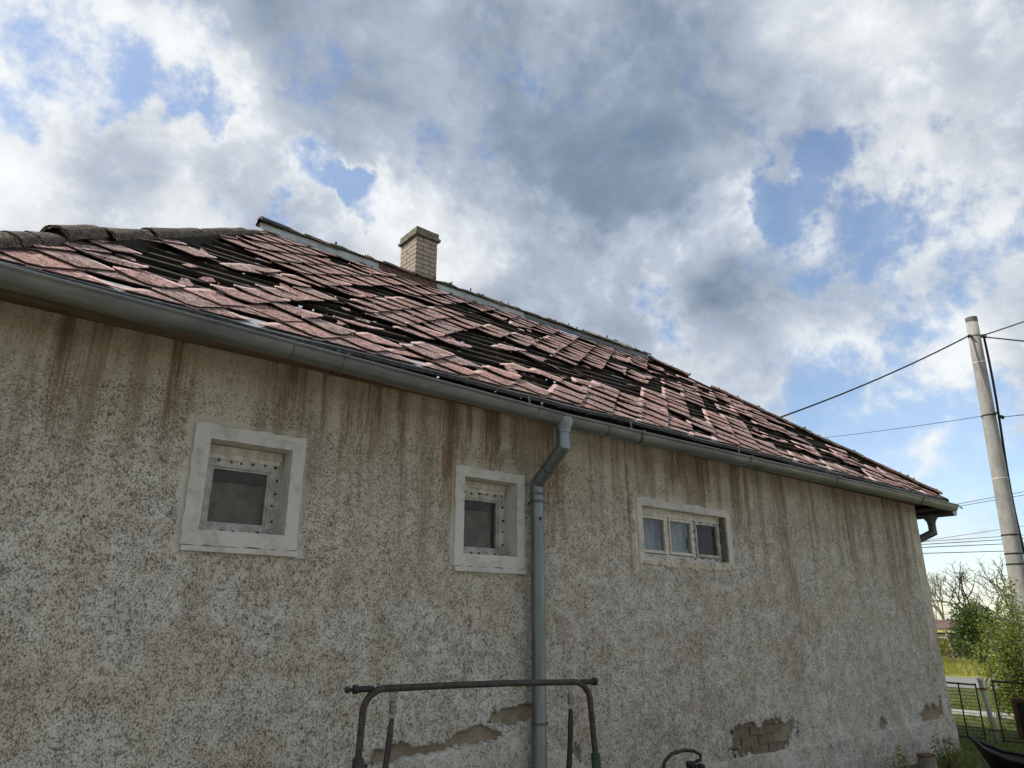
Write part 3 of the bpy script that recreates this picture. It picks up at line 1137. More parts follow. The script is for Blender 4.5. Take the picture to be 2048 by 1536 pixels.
def pipe(mb, pts, r, n=16):
    """mitred sheet-metal pipe"""
    pts = [Vector(p) for p in pts]
    i0 = len(mb.v)
    d0 = (pts[1] - pts[0]).normalized()
    a = Vector((0, 0, 1)) if abs(d0.z) < .9 else Vector((1, 0, 0))
    u = d0.cross(a).normalized()
    w = d0.cross(u)
    ringp = [pts[0] + (u * math.cos(2 * math.pi * q / n) + w * math.sin(2 * math.pi * q / n)) * r for q in range(n)]
    for k in range(1, len(pts)):
        d = (pts[k] - pts[k - 1]).normalized()
        nrm = (d + (pts[k + 1] - pts[k]).normalized()).normalized() if k < len(pts) - 1 else d
        nxt = [p + d * ((pts[k] - p).dot(nrm) / d.dot(nrm)) for p in ringp]
        i0 = len(mb.v)
        mb.v += [tuple(p) for p in ringp] + [tuple(p) for p in nxt]
        for q in range(n):
            q2 = (q + 1) % n
            mb.f.append((i0 + q, i0 + q2, i0 + n + q2, i0 + n + q))
        ringp = nxt


XD = 3.60
RP = .052
YG = -.47 + GR                 # gutter axis
b = MB()
pipe(b, [(XD, YG, 2.965), (XD, YG, 2.845), (XD, -.095, 2.60), (XD, -.095, .05)], RP)
dp = b.build('downpipe', 'zinc_pipe', house)
for e in dp.data.polygons:
    e.use_smooth = True
b = MB()
n = 24
zl = lip_z(XD)
for (cx, cz, rx, ry) in ((XD, zl - .004, .092, GR + .010), (XD, zl - .045, .088, GR + .010), (XD, 2.985, .063, .061), (XD, 2.975, .058, .058), (XD, 2.95, .058, .058)):
    for q in range(n):
        a = 2 * math.pi * q / n
        b.v.append((cx + rx * math.cos(a), YG + ry * math.sin(a), cz))
for k in range(4):
    for q in range(n):
        q2 = (q + 1) % n
        b.f.append((k * n + q, k * n + q2, (k + 1) * n + q2, (k + 1) * n + q))
b.build('outlet', 'zinc_pipe', dp, True)
for z, r in ((2.455, RP + .006), (2.515, RP + .003), (.9, RP + .006)):
    b = MB()
    b.tube([(XD, -.095, z), (XD, -.095, z + .02)], r, 18)
    if r > RP + .004:
        b.box((XD - .012, -.06, z + .002), (XD + .012, .0, z + .018))
        b.box((XD + .045, -.11, z + .004), (XD + .075, -.08, z + .016))
    b.build('pipe_clip', 'zinc_dark', dp)
b = MB()
b.tube([(XD, -.235, 2.7106), (XD, -.222, 2.7001)], RP + .002, 18)
b.build('pipe_collar', 'zinc_dark', dp)
b = MB()
b.box((XD - .022, -.1505, 2.318), (XD - .002, -.1455, 2.345))
b.build('sticker', 'black_iron', dp)

# gutter of the far end, seen from its end, with its own elbow
b = MB()
ys = np.linspace(-.36, YB + .3, 14)
XG = 11.18 + .095


def gut2(k):
    y = ys[k]
    pts = []
    zc_ = 3.085
    for q in range(17):
        a = math.pi + math.pi * q / 16
        pts.append((XG + .08 * math.cos(a), y, zc_ + .08 * math.sin(a)))
    for q in range(17):
        a = 2 * math.pi - math.pi * q / 16
        pts.append((XG + .077 * math.cos(a), y, zc_ + .077 * math.sin(a)))
    return pts


b.sweep(gut2, len(ys), True)
g2 = b.build('end_gutter', 'zinc_dark', house, True)
b = MB()
b.prism([(XG + .083 * math.cos(math.pi + math.pi * q / 16), -.365, 3.085 + .083 * math.sin(math.pi + math.pi * q / 16)) for q in range(17)], (0, .005, 0))
b.build('end_plate', 'zinc_worn', g2)
b = MB()
n = 18
for (cz, rx, ry) in ((3.07, .083, .11), (3.03, .083, .11), (2.95, .058, .058), (2.92, .056, .056)):
    for q in range(n):
        a = 2 * math.pi * q / n
        b.v.append((XG + rx * math.cos(a), -.03 + ry * math.sin(a), cz))
for k in range(3):
    for q in range(n):
        q2 = (q + 1) % n
        b.f.append((k * n + q, k * n + q2, (k + 1) * n + q2, (k + 1) * n + q))
b.build('outlet', 'zinc_dark', g2, True)
b = MB()
pipe(b, [(XG, -.03, 2.94), (XG, -.03, 2.80), (XR + .085, .26, 2.60), (XR + .085, .26, .05)], .052)
b.build('end_downpipe', 'zinc_dark', house)
b = MB()
b.tube([(XE1 + .06, -.41, 3.12), (XE1 + .11, -.44, 3.17), (XE1 + .15, -.41, 3.20)], .006, 6)
b.tube([(XE1 + .04, -.42, 3.16), (XE1 + .13, -.46, 3.10)], .010, 6)
b.build('wire_anchor', 'zinc_worn', g2)

# ------------------------------------------------------------------ roof timbers and the slopes that face away
EX, EV, EN = Vector((1, 0, 0)), Vector((0, CP, SP)), Vector((0, -SP, CP))


def RP_(x, v, lift=0.0):
    return Vector((x, -OV, ZE)) + EV * v + EN * lift


def rx_left(v):
    return XE0 + v * CP / HIPK


def rx_right(v):
    return XE1 - v * CP


# back slope and hip ends: courses of boards with gaps through which the sky shows
b = MB()
rr = random.Random(5)
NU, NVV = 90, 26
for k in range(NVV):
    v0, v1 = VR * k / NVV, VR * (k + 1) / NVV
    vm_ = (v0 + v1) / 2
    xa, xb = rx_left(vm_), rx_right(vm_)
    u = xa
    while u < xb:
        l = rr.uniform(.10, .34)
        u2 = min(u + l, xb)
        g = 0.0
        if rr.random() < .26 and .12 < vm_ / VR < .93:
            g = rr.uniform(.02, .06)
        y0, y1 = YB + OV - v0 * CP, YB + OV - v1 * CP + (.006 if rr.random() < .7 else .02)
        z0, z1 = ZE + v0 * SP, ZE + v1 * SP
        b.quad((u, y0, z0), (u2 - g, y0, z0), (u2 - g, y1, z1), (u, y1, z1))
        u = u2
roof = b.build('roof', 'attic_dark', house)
for tri in ([(XE1, -OV, ZE - .012), (XE1, YB + OV, ZE - .012), (XR1, YR, ZR - .012)],
            [(XE0, YB + OV, ZE - .012), (XE0, -OV, ZE - .012), (XR0, YR, ZR - .012)]):
    b = MB()
    b.ngon(tri)
    b.build('end_slope', 'hip_red', roof)

# rafters
for x in np.arange(.35, 11.0, .92):
    vmax = min(VR - .03, (x - XE0) * HIPK / CP - .05, (XE1 - x) / CP - .05)
    if vmax < .3:
        continue
    p0, p1 = RP_(x, .16, -.035), RP_(x, vmax, -.035)
    w, h = Vector((.05, 0, 0)), EN * -.12
    b = MB()
    b.hexa([p0 - w + h, p0 + w + h, p1 + w + h, p1 - w + h, p0 - w, p0 + w, p1 + w, p1 - w])
    b.build('rafter', 'dark_wood', roof)
for (a, c) in (((XE0 + .05, -OV, ZE), (XR0, YR, ZR)), ((XE1 - .05, -OV, ZE), (XR1, YR, ZR))):
    a, c = Vector(a), Vector(c)
    w = Vector((.05, -.05, 0))
    b = MB()
    h0, h1 = Vector((0, 0, -.20)), Vector((0, 0, .004))
    b.hexa([a - w + h0, a + w + h0, c + w + h0, c - w + h0, a - w + h1, a + w + h1, c + w + h1, c - w + h1])
    b.build('hip_rafter', 'dark_wood', roof)
# a few attic struts behind the big hole
for x, y in ((1.1, 1.2), (2.0, 1.5), (4.6, 1.4), (6.4, 1.5)):
    b = MB()
    b.box((x, y, ZW), (x + .09, y + .09, ZE + (y + OV) * TP - .16))
    b.build('attic_post', 'soffit_wood', roof)

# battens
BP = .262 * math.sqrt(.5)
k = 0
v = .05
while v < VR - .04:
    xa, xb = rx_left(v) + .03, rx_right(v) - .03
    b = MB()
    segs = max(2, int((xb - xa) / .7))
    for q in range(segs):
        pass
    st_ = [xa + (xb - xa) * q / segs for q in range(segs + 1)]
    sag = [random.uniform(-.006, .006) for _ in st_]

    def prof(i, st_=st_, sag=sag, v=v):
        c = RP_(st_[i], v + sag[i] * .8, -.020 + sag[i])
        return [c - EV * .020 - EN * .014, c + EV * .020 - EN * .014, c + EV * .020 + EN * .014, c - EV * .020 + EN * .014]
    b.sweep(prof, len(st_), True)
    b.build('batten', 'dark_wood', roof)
    v += BP
    k += 1

# ------------------------------------------------------------------ slates laid on the diagonal
PA = .262
# single slates lost here and there, more of them towards the far end
EXTRA_GONE = []
rg = random.Random(77)
for m in range(-6, 50):
    for n in range(-18, 46):
        x = PA * (m + n + 1.2) * math.sqrt(.5)
        v = PA * (m - n) * math.sqrt(.5)
        p_ = .008 + .10 * min(1, max(0, (x - 3.8) / 2.5)) + (.06 if x > 7 else 0)
        if v > .25 and v < VR - .2 and rg.random() < p_:
            EXTRA_GONE.append((m, n))
            if rg.random() < .45:
                EXTRA_GONE.append((m + 1, n) if rg.random() < .5 else (m, n + 1))
SD = .300
MISSING = set(EXTRA_GONE) | set([(3, -1), (5, -2), (6, -1), (6, 2), (7, 2), (7, 4), (8, 2), (9, 5), (9, 6), (13, 8), (14, 5), (16, 4), (16, 10), (18, 9), (20, 10), (20, 12), (21, 11), (9, -1), (11, 5), (13, 7), (16, 11), (3, 0), (4, -2), (4, -1), (4, 0), (5, -1), (5, 0), (6, 0), (6, 3), (7, -3), (7, -2), (7, -1), (7, 3), (8, -3), (8, -2), (8, -1), (8, 3), (8, 4), (9, -3), (9, -2), (9, 1), (9, 2), (10, 6), (10, 7), (10, 8), (11, -4), (11, 6), (11, 7), (11, 8), (12, 1), (12, 5), (12, 6), (12, 7), (13, 1), (13, 5), (13, 6), (13, 9), (14, 1), (14, 6), (14, 8), (14, 9), (15, -2), (15, 2), (15, 6), (15, 7), (15, 8), (15, 9), (15, 14), (16, -2), (16, 7), (16, 8), (16, 9), (16, 13), (17, 3), (17, 4), (17, 9), (17, 10), (17, 11), (18, 3), (18, 4), (18, 5), (18, 10), (18, 11), (18, 14), (19, 3), (19, 4), (19, 5), (19, 6), (19, 10), (19, 11), (19, 14), (20, 5), (20, 6), (20, 11), (20, 14), (20, 18), (21, 12), (21, 14), (21, 17), (21, 18), (22, 12), (22, 15), (22, 17), (22, 18), (22, 20), (23, 11), (23, 12), (23, 15), (23, 18), (23, 21), (24, 11), (24, 12), (24, 18), (25, 11), (25, 12), (25, 20), (25, 21), (26, 12), (26, 21), (27, 7), (27, 12), (27, 21), (27, 22), (28, 24), (29, 24), (29, 25), (30, 21), (30, 22), (30, 23), (30, 24), (7, 0), (9, -1), (20, 17), (21, 19), (22, 19), (23, 17), (23, 19), (24, 19), (24, 21), (25, 19), (26, 7), (26, 8), (26, 13), (29, 21), (29, 22), (30, 25)])
BROKEN = set()


def clip_poly(pts, nx, ny, c):
    """keep nx*x+ny*y<=c"""
    out = []
    for i in range(len(pts)):
        p, q = pts[i], pts[(i + 1) % len(pts)]
        dp_, dq_ = nx * p[0] + ny * p[1] - c, nx * q[0] + ny * q[1] - c
        if dp_ <= 0:
            out.append(p)
        if (dp_ < 0) != (dq_ < 0) and dp_ != dq_:
            t = dp_ / (dp_ - dq_)
            out.append((p[0] + (q[0] - p[0]) * t, p[1] + (q[1] - p[1]) * t))
    return out


def slate_outline(rr, crop=.030):
    h = SD / 2
    return [(-h, -h), (h - crop, -h), (h, -h + crop), (h, h), (-h + crop, h), (-h, h - crop)]


def roughen(pts, rr, amp, seg=.035):
    out = []
    for i in range(len(pts)):
        p, q = Vector(pts[i]), Vector(pts[(i + 1) % len(pts)])
        d = q - p
        L = d.length
        if L < 1e-5:
            continue
        m = max(1, int(L / seg))
        nrm = Vector((-d.y, d.x)) / L
        for k in range(m):
            a = amp if k else amp * .3
            out.append(tuple(p + d * (k / m) + nrm * rr.uniform(-a * .25, a)))
    return out


def slate_mesh(pts, rr, bend=0.0):
    th = .0075
    me = bpy.data.meshes.new('slate')
    n = len(pts)
    zf = lambda x, y: bend * ((x - y) ** 2) * 2.0 + bend * .6 * max(0, -(x + y)) ** 2
    vs = [(x, y, zf(x, y)) for x, y in pts] + [(x, y, zf(x, y) + th) for x, y in pts]
    fs = [tuple(range(n))[::-1], tuple(range(n, 2 * n))]
    for k in range(n):
        k2 = (k + 1) % n
        fs.append((k, k2, n + k2, n + k))
    me.from_pydata(vs, [], fs)
    uv = me.uv_layers.new(name='UVMap')
    co = [me.vertices[l.vertex_index].co for l in me.loops]
    uv.data.foreach_set('uv', [c for p in co for c in (p.x / SD + .5, p.y / SD + .5)])
    me.materials.append(MATS['slate'])
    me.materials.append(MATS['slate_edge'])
    mi = [0] * len(me.polygons)
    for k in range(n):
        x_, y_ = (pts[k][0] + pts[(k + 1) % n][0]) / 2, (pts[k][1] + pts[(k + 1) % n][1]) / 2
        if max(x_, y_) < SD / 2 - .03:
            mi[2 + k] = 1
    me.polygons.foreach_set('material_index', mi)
    return me


rs = random.Random(21)


def broken_outline(rr):
    p = slate_outline(rr)
    mode = rr.random()
    for _ in range(rr.choice((1, 1, 2))):
        if mode < .65:
            ang = math.radians(rr.uniform(195, 255))      # bottom tip gone
            c = rr.uniform(.04, .13)
        else:
            ang = math.radians(rr.choice((rr.uniform(280, 340), rr.uniform(110, 170))))
            c = rr.uniform(.03, .12)
        p = clip_poly(p, math.cos(ang), math.sin(ang), c)
        mode = rr.random()
    return roughen(p, rr, .010, .022)


WHOLE = [slate_mesh(roughen(slate_outline(rs), rs, .003, .06), rs, rs.uniform(-.05, .12)) for _ in range(10)]
CHIP = []
for _ in range(8):
    p = slate_outline(rs)
    ang = math.radians(rs.uniform(200, 250))
    p = clip_poly(p, math.cos(ang), math.sin(ang), rs.uniform(.14, .19))
    CHIP.append(slate_mesh(roughen(p, rs, .007, .025), rs, rs.uniform(-.05, .15)))
BROKE = [slate_mesh(broken_outline(rs), rs, rs.uniform(-.05, .2)) for _ in range(14)]
FRAG = []
for _ in range(8):
    n = rs.randint(5, 7)
    p = [(rs.uniform(.35, 1.0) * .085 * math.cos(6.283 * k / n) * 1.5, rs.uniform(.4, 1.0) * .06 * math.sin(6.283 * k / n)) for k in range(n)]
    FRAG.append(slate_mesh(roughen(p, rs, .004, .03), rs, 0))

DA = (EX + EV).normalized()
DU = (-EX + EV).normalized()


def slate_matrix(x, v, lift, tilt, rot=0.0, side=0.0):
    m = Matrix((DA, DU, EN)).transposed().to_4x4()
    # tilt about the horizontal axis so that the lower tip rides on the course below
    r = Matrix.Rotation(side, 4, EV) @ Matrix.Rotation(-tilt, 4, EX)
    r = Matrix.Rotation(rot, 4, EN) @ r
    return Matrix.Translation(RP_(x, v, lift)) @ r @ m


slates = []
for m in range(-6, 50):
    for n in range(-18, 46):
        qa, qb = PA * (m + .28) + SD / 2, PA * (n + .35) + SD / 2
        x, v = (qa + qb) * math.sqrt(.5), (qa - qb) * math.sqrt(.5)
        if v < -.15 or v > VR + .12 or x < rx_left(v) - .16 or x > rx_right(v) + .16:
            continue
        if (m, n) in MISSING:
            continue
        near = any((m + a, n + c) in MISSING for a, c in ((1, 0), (0, -1), (-1, 0), (0, 1)))
        rr = random.Random(m * 131 + n * 17 + 5)
        tilt = .074 + rr.uniform(-.010, .018)
        rot = rr.gauss(0, .008)
        side = rr.gauss(0, .006)
        lift = .014 + rr.uniform(0, .004)
        if (m, n) in BROKEN:
            me = rr.choice(BROKE)
        elif near:
            me = rr.choice(BROKE) if rr.random() < .24 else (rr.choice(CHIP) if rr.random() < .35 else rr.choice(WHOLE))
            rot += rr.gauss(0, .014)
            tilt += abs(rr.gauss(0, .012))
        else:
            t = rr.random()
            me = rr.choice(CHIP) if t < .09 else (rr.choice(BROKE) if t < .12 else rr.choice(WHOLE))
        mat = slate_matrix(x, v, lift, tilt, rot, side)
        # cut at the eave, the hips and the ridge
        cut = v < .20 or v > VR - .24 or x < rx_left(v) + .26 or x > rx_right(v) - .26
        if cut:
            inv_ = mat.inverted()
            c0 = inv_ @ RP_(x, v, lift)

            def half(px, pv, nx_, nv_):
                # keep points with (p-(px,pv)).(nx,nv)<=0, in slate coordinates
                q = inv_ @ RP_(px, pv, lift)
                d = (inv_ @ RP_(px + nx_, pv + nv_, lift)) - q
                return d.x, d.y, d.x * q.x + d.y * q.y
            p = slate_outline(rr)
            for hp in ((half(0, -.008, 0, -1)), (half(0, VR + .02, 0, 1)),
                       half(XE0 - .03, 0, -1, HIPK ** -1 * CP), half(XE1 + .03, 0, 1, CP)):
                p = clip_poly(p, *hp) if p else p
            area = abs(sum(p[i][0] * p[(i + 1) % len(p)][1] - p[(i + 1) % len(p)][0] * p[i][1] for i in range(len(p)))) / 2 if len(p) > 2 else 0
            if area < .004:
                continue
            if v < .2 and rr.random() < .3:
                ang = math.radians(rr.uniform(200, 250))
                p2 = clip_poly(p, math.cos(ang), math.sin(ang), rr.uniform(-.02, .1))
                p = p2 if len(p2) > 2 else p
            me = slate_mesh(roughen(p, rr, .005, .04), rr, 0)
        dist = (RP_(x, v) - CAM).length + (50 if x < -.02 else 0)
        slates.append((dist, me, mat))

# pieces left lying on the battens, and slates slipped out of place
for k, (m, n) in enumerate(sorted(MISSING)):
    rr = random.Random(m * 7 + n * 53)
    qa, qb = PA * (m + .28) + SD / 2, PA * (n + .35) + SD / 2
    x, v = (qa + qb) * math.sqrt(.5), (qa - qb) * math.sqrt(.5)
    if v < .1 or v > VR - .1 or x < rx_left(v) + .1 or x > rx_right(v) - .15:
        continue
    t = rr.random()
    if t < .22:
        slates.append(((RP_(x, v) - CAM).length, rr.choice(FRAG), slate_matrix(x + rr.uniform(-.12, .12), v + rr.uniform(-.1, .1), .006, rr.uniform(-.05, .15), rr.uniform(-.8, .8), rr.gauss(0, .05))))
    elif t < .31:
        slates.append(((RP_(x, v) - CAM).length, rr.choice(BROKE), slate_matrix(x + rr.uniform(-.06, .06), v - rr.uniform(.02, .10), .012, .05 + abs(rr.gauss(0, .06)), rr.gauss(0, .22), rr.gauss(0, .06))))
slates.sort(key=lambda s: s[0])
for dist, me, mat in slates[:298]:
    o = link('slate', me, None, roof)
    o.matrix_basis = mat
# the small far ones, joined
VV, FF, UVS, MI = [], [], [], []
for dist, me, mat in slates[298:]:
    i0 = len(VV)
    VV += [tuple(mat @ q.co) for q in me.vertices]
    for pl in me.polygons:
        FF.append(tuple(i0 + q for q in pl.vertices))
        MI.append(pl.material_index)
    UVS += [c for d_ in me.uv_layers[0].data for c in d_.uv]
me = bpy.data.meshes.new('far_slates')
me.from_pydata(VV, [], FF)
uv = me.uv_layers.new(name='UVMap')
uv.data.foreach_set('uv', UVS)
me.materials.append(MATS['slate'])
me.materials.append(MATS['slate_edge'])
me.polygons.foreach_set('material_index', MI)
link('far_slates', me, None, roof, kind='stuff')


# hip and ridge covers
def cap_tile(a, d, up, length, r0, r1, mat, name, parent, th=.016, arc=178):
    """half-round tile from point a along d, opening downwards"""
    d = Vector(d).normalized()
    up = (Vector(up) - d * Vector(up).dot(d)).normalized()
    sd = d.cross(up)
    a = Vector(a)
    me = MB()
    n, st = 14, 5
    i0 = 0
    rr = random.Random(int(a.x * 1000))
    rows = []
    for s in range(st):
        t = s / (st - 1)
        c = d * length * t
        r = r0 + (r1 - r0) * t
        row = []
        for lay in (r, r - th):
            for q in range(n):
                an = math.radians(-arc / 2 + arc * q / (n - 1))
                jj = rr.uniform(-.004, .004) if 0 < s < st - 1 or True else 0
                row.append(c + sd * math.sin(an) * (lay + jj) + up * (math.cos(an) * (lay + jj)) + d * (rr.uniform(-.008, .008) if s in (0, st - 1) else 0))
        rows.append(row)
    for row in rows:
        me.v += [tuple(p) for p in row]
    m = 2 * n
    for s in range(st - 1):
        for q in range(n - 1):
            me.f.append((s * m + q, s * m + q + 1, (s + 1) * m + q + 1, (s + 1) * m + q))
            me.f.append((s * m + n + q + 1, s * m + n + q, (s + 1) * m + n + q, (s + 1) * m + n + q + 1))
        for q, qq in ((0, n), (n - 1, 2 * n - 1)):
            me.f.append((s * m + q, (s + 1) * m + q, (s + 1) * m + qq, s * m + qq))
    for s in (0, st - 1):
        for q in range(n - 1):
            me.f.append((s * m + q, s * m + q + 1, s * m + n + q + 1, s * m + n + q))
    o = me.build(name, mat, None, True)
    o.location = a
    o.parent = parent
    return o


hip0, hip1 = Vector((XE0, -OV, ZE)), Vector((XR0, YR, ZR))
hd = (hip1 - hip0)
b = MB()
w_ = Vector((hd.y, -hd.x, 0)).normalized() * .022
z0_, z1_ = Vector((0, 0, -.06)), Vector((0, 0, .030))
b.hexa([hip0 - w_ + z0_, hip0 + w_ + z0_, hip1 + w_ + z0_, hip1 - w_ + z0_, hip0 - w_ + z1_, hip0 + w_ + z1_, hip1 + w_ + z1_, hip1 - w_ + z1_])
b.build('hip_board', 'soffit_wood', roof)
for xa, xb, lift, r in ((-.24, -.10, .0, .098), (-.14, .06, .0, .098), (.02, .16, .0, .096), (.11, .30, -.005, .094), (.23, .45, .030, .096), (.50, .78, .012, .092),
                        (.80, 1.06, .012, .09), (1.0, 1.24, .0, .086), (1.16, 1.40, -.005, .084), (1.32, 1.58, .0, .082), (1.50, 1.78, .0, .08), (1.70, 1.98, .0, .078)):
    ta, tb = (xa - XE0) / (XR0 - XE0), (xb - XE0) / (XR0 - XE0)
    a, c = hip0 + hd * ta, hip0 + hd * tb
    up = Vector((0, 0, 1)) + Vector((-.25, -.15, 0))
    cap_tile(a + Vector((0, 0, -.024 + lift)), c - a + Vector((0, 0, random.uniform(-.02, .02))), up, (c - a).length, r, r * .88, 'hip_clay', 'hip_tile', roof)
hip0, hip1 = Vector((XE1 + .0, -OV, ZE)), Vector((XR1, YR, ZR))
hd = hip1 - hip0
s = .015
k = 0
while s < .97:
    ln = random.uniform(.078, .092)
    if k != 9:
        a = hip0 + hd * s + Vector((random.uniform(-.01, .01), 0, .0 + random.uniform(0, .012)))
        cap_tile(a, hd + Vector((0, 0, random.uniform(-.05, .06))), (.25, -.15, 1), hd.length * ln * 1.12, .078, .068, 'hip_red' if k in (0, 1, 2, 8, 10, 11) else 'hip_clay', 'hip_tile', roof, .013, 150)
    s += ln
    k += 1

# ridge flashing: sheets lapped end to end, lower edge uneven, and the mortar bed on top
x = XR0 - .10
k = 0
mats_ = ['zinc_worn', 'zinc_worn', 'hip_red', 'zinc_worn', 'zinc_worn', 'zinc', 'zinc', 'zinc', 'zinc', 'zinc']
while x < XR1 + .05:
    l = random.uniform(.62, .85)
    x2 = min(x + l, XR1 + .08)
    b = MB()
    xs_ = np.linspace(x, x2 + .02, 9)
    drop = random.uniform(.10, .135)
    lifts = [random.uniform(.0, .012) for _ in xs_]

    def fl(i, xs_=xs_, drop=drop, lifts=lifts, k=k):
        xx = float(xs_[i])
        low = RP_(xx, VR - drop - lifts[i], .020 + lifts[i] + .001 * (k % 2))
        mid = Vector((xx, YR - .045 - .001 * (k % 2), ZR + .005 + lifts[i] * .4))
        top = Vector((xx, YR - .035, ZR + .075))
        bk = Vector((xx, YR + .05, ZR + .082))
        return [low, mid, top, bk]
    b.sweep(fl, len(xs_))
    b.build('ridge_flashing', mats_[k % len(mats_)], roof)
    x = x2
    k += 1
b = MB()
xs_ = np.linspace(XR0 - .06, XR1 + .02, 90)


def mort(i):
    xx = float(xs_[i])
    h = .035 + .03 * random.random()
    w = .05 + .015 * random.random()
    return [Vector((xx, YR + w * math.cos(a), ZR + .075 + h * math.sin(a))) for a in (0, .5, 1.1, 1.6, 2.1, 2.7, math.pi)]


b.sweep(mort, len(xs_))
b.build('ridge_mortar', 'hip_clay', roof)
rr = random.Random(3)
for k in range(9):
    xx = rr.choice((2.6, 3.2, 3.6, 4.9, 5.6, 6.3, 6.9, 7.5)) + rr.uniform(-.1, .1)
    cap_tile((xx, YR, ZR + .065), (1, 0, rr.uniform(-.06, .06)), (0, 0, 1), rr.uniform(.25, .42), .072, .066, 'concrete' if xx > 5.2 else 'hip_clay', 'ridge_tile', roof, .012, 150)
cap_tile((XR0 - .10, YR, ZR + .075), (1, .05, .02), (0, 0, 1), .34, .085, .07, 'black_iron', 'ridge_tile', roof, .015, 170)
b = MB()
for k in range(46):
    t = rr.random()
    if k < 26:
        c = Vector((rr.uniform(XR0, XR1), YR + rr.uniform(-.03, .03), ZR + .115 + rr.uniform(0, .01)))
    else:
        u = rr.random()
        c = Vector((XE1, -OV, ZE)).lerp(Vector((XR1, YR, ZR)), u) + Vector((0, 0, .075))
    for q in range(rr.randint(2, 4)):
        e = c + Vector((rr.uniform(-.02, .02), rr.uniform(-.02, .02), rr.uniform(.01, .045)))
        b.tube([c, e], [.004, .008], 5)
b.build('moss_tufts', 'moss', roof, kind='stuff')

# ------------------------------------------------------------------ chimney (brick by brick)
CX0, CX1, CY0, CY1 = 4.02, 4.33, 2.62, 3.00
ZC0, ZC1 = 5.36, 6.30
b = MB()
b.box((CX0 + .008, CY0 + .008, ZC0), (CX1 - .008, CY1 - .008, ZC1 + .01))
chim = b.build('chimney', 'chimney_mortar', house)
BH, JT = .052, .010


def brick_course(z, h, x0, x1, y0, y1, odd, mat, dep=.05):
    """bricks round the four faces of one course"""
    items = []
    def run(a0, a1, splits):
        e = [a0] + [a0 + (a1 - a0) * s_ for s_ in splits] + [a1]
        return [(e[i] + (JT / 2 if i else 0), e[i + 1] - (JT / 2 if i + 2 < len(e) else 0)) for i in range(len(e) - 1)]
    sp = (.33,) if odd else (.67,)
    for a, c in run(x0, x1, sp):
        items.append(((a, y0), (c, y0 + dep)))
        items.append(((a, y1 - dep), (c, y1)))
    sp = (.62,) if odd else (.36,)
    for a, c in run(y0 + dep + .002, y1 - dep - .002, sp):
        items.append(((x0, a), (x0 + dep, c)))
        items.append(((x1 - dep, a), (x1, c)))
    for (ax, ay), (bx_, by_) in items:
        mb = MB()
        j = random.uniform(-.0015, .0015)
        mb.box((ax + j, ay + j, z), (bx_ + j, by_ + j, z + h), .0012)
        mb.build('brick', mat, chim)


z = ZC0 + .1
odd = False
while z + BH < ZC1 - .09:
    brick_course(z, BH, CX0, CX1, CY0, CY1, odd, 'chimney_brick')
    z += BH + JT
    odd = not odd
brick_course(z, .035, CX0 - .032, CX1 + .032, CY0 - .032, CY1 + .032, odd, 'chimney_cap_mat', .085)
brick_course(z + .037, .075, CX0 - .012, CX1 + .012, CY0 - .012, CY1 + .012, not odd, 'chimney_cap_mat', .07)
b = MB()
b.hexa([(CX0 - .012, CY0 - .012, z + .113), (CX1 + .012, CY0 - .012, z + .113), (CX1 + .012, CY1 + .012, z + .113), (CX0 - .012, CY1 + .012, z + .113),
        (CX0 + .01, CY0 + .012, z + .138), (CX1 - .02, CY0 + .015, z + .13), (CX1 - .02, CY1 - .02, z + .135), (CX0 + .012, CY1 - .02, z + .13)])
b.build('chimney_crown', 'chimney_cap_mat', chim)

# ------------------------------------------------------------------ utility pole and wires
pole = thing('utility_pole', 'tall round concrete utility pole beyond the right house corner', 'pole', (15.36, .30, 0))
pt, pb = Vector((15.42, .06, 7.36)), Vector((15.36, .30, -.05))
b = MB()
b.tube([pb.lerp(pt, t) for t in np.linspace(0, 1, 10)], [.165 - .062 * t for t in np.linspace(0, 1, 10)], 20)
b.build('shaft', 'concrete', pole, True)
b = MB()
b.tube([pt - Vector((0, 0, .09)), pt + Vector((0, 0, .012))], .106, 20)
b.build('cap', 'concrete_dark', pole)
for t, mt in ((.945, 'concrete_dark'), (.87, 'white_bead'), (.725, 'cable'), (.56, 'white_bead'), (.42, 'cable'), (.375, 'cable'), (.35, 'cable')):
    b = MB()
    c = pb.lerp(pt, t)
    b.tube([c, c + Vector((0, 0, .025))], .165 - .062 * t + .005, 18)
    b.build('band', mt, pole)
b = MB()
c = pb.lerp(pt, .945)
for d_ in ((-.15, .03, .0), (.12, -.10, .03), (.05, -.16, -.02)):
    b.tube([c, c + Vector(d_)], .022, 8)
    b.tube([c + Vector(d_) * .9, c + Vector(d_) * 1.2], .035, 8)
b.build('wire_clamp', 'black_iron', pole)
b = MB()
side = Vector((.10, -.16, 0))
pts = [pb.lerp(pt, t) + side * (1.0 + .45 * math.sin(t * 9) * (.3 + .4 * (1 - t))) * (.75 + .35 * (1 - t)) for t in np.linspace(.15, .945, 24)]
b.tube(pts, .022, 8)
b.build('down_cable', 'cable', pole)
b = MB()
c = pb.lerp(pt, .725)
b.tube([c + Vector((-.1, -.13, 0)), c + Vector((-.14, -.16, .01))], .03, 8)
b.tube([c + Vector((.06, -.16, -.02)), c + Vector((.09, -.22, -.06))], .035, 8)
b.build('small_clamp', 'black_iron', pole)


def wire(a, c, r, sag, label, n=24):
    a, c = Vector(a), Vector(c)
    mb = MB()
    mb.tube([a.lerp(c, t) - Vector((0, 0, sag * 4 * t * (1 - t))) for t in np.linspace(0, 1, n)], r, 6)
    o = mb.build('overhead_wire', 'cable', None, True)
    tag(o, label, 'wire', 'overhead wires')
    return o


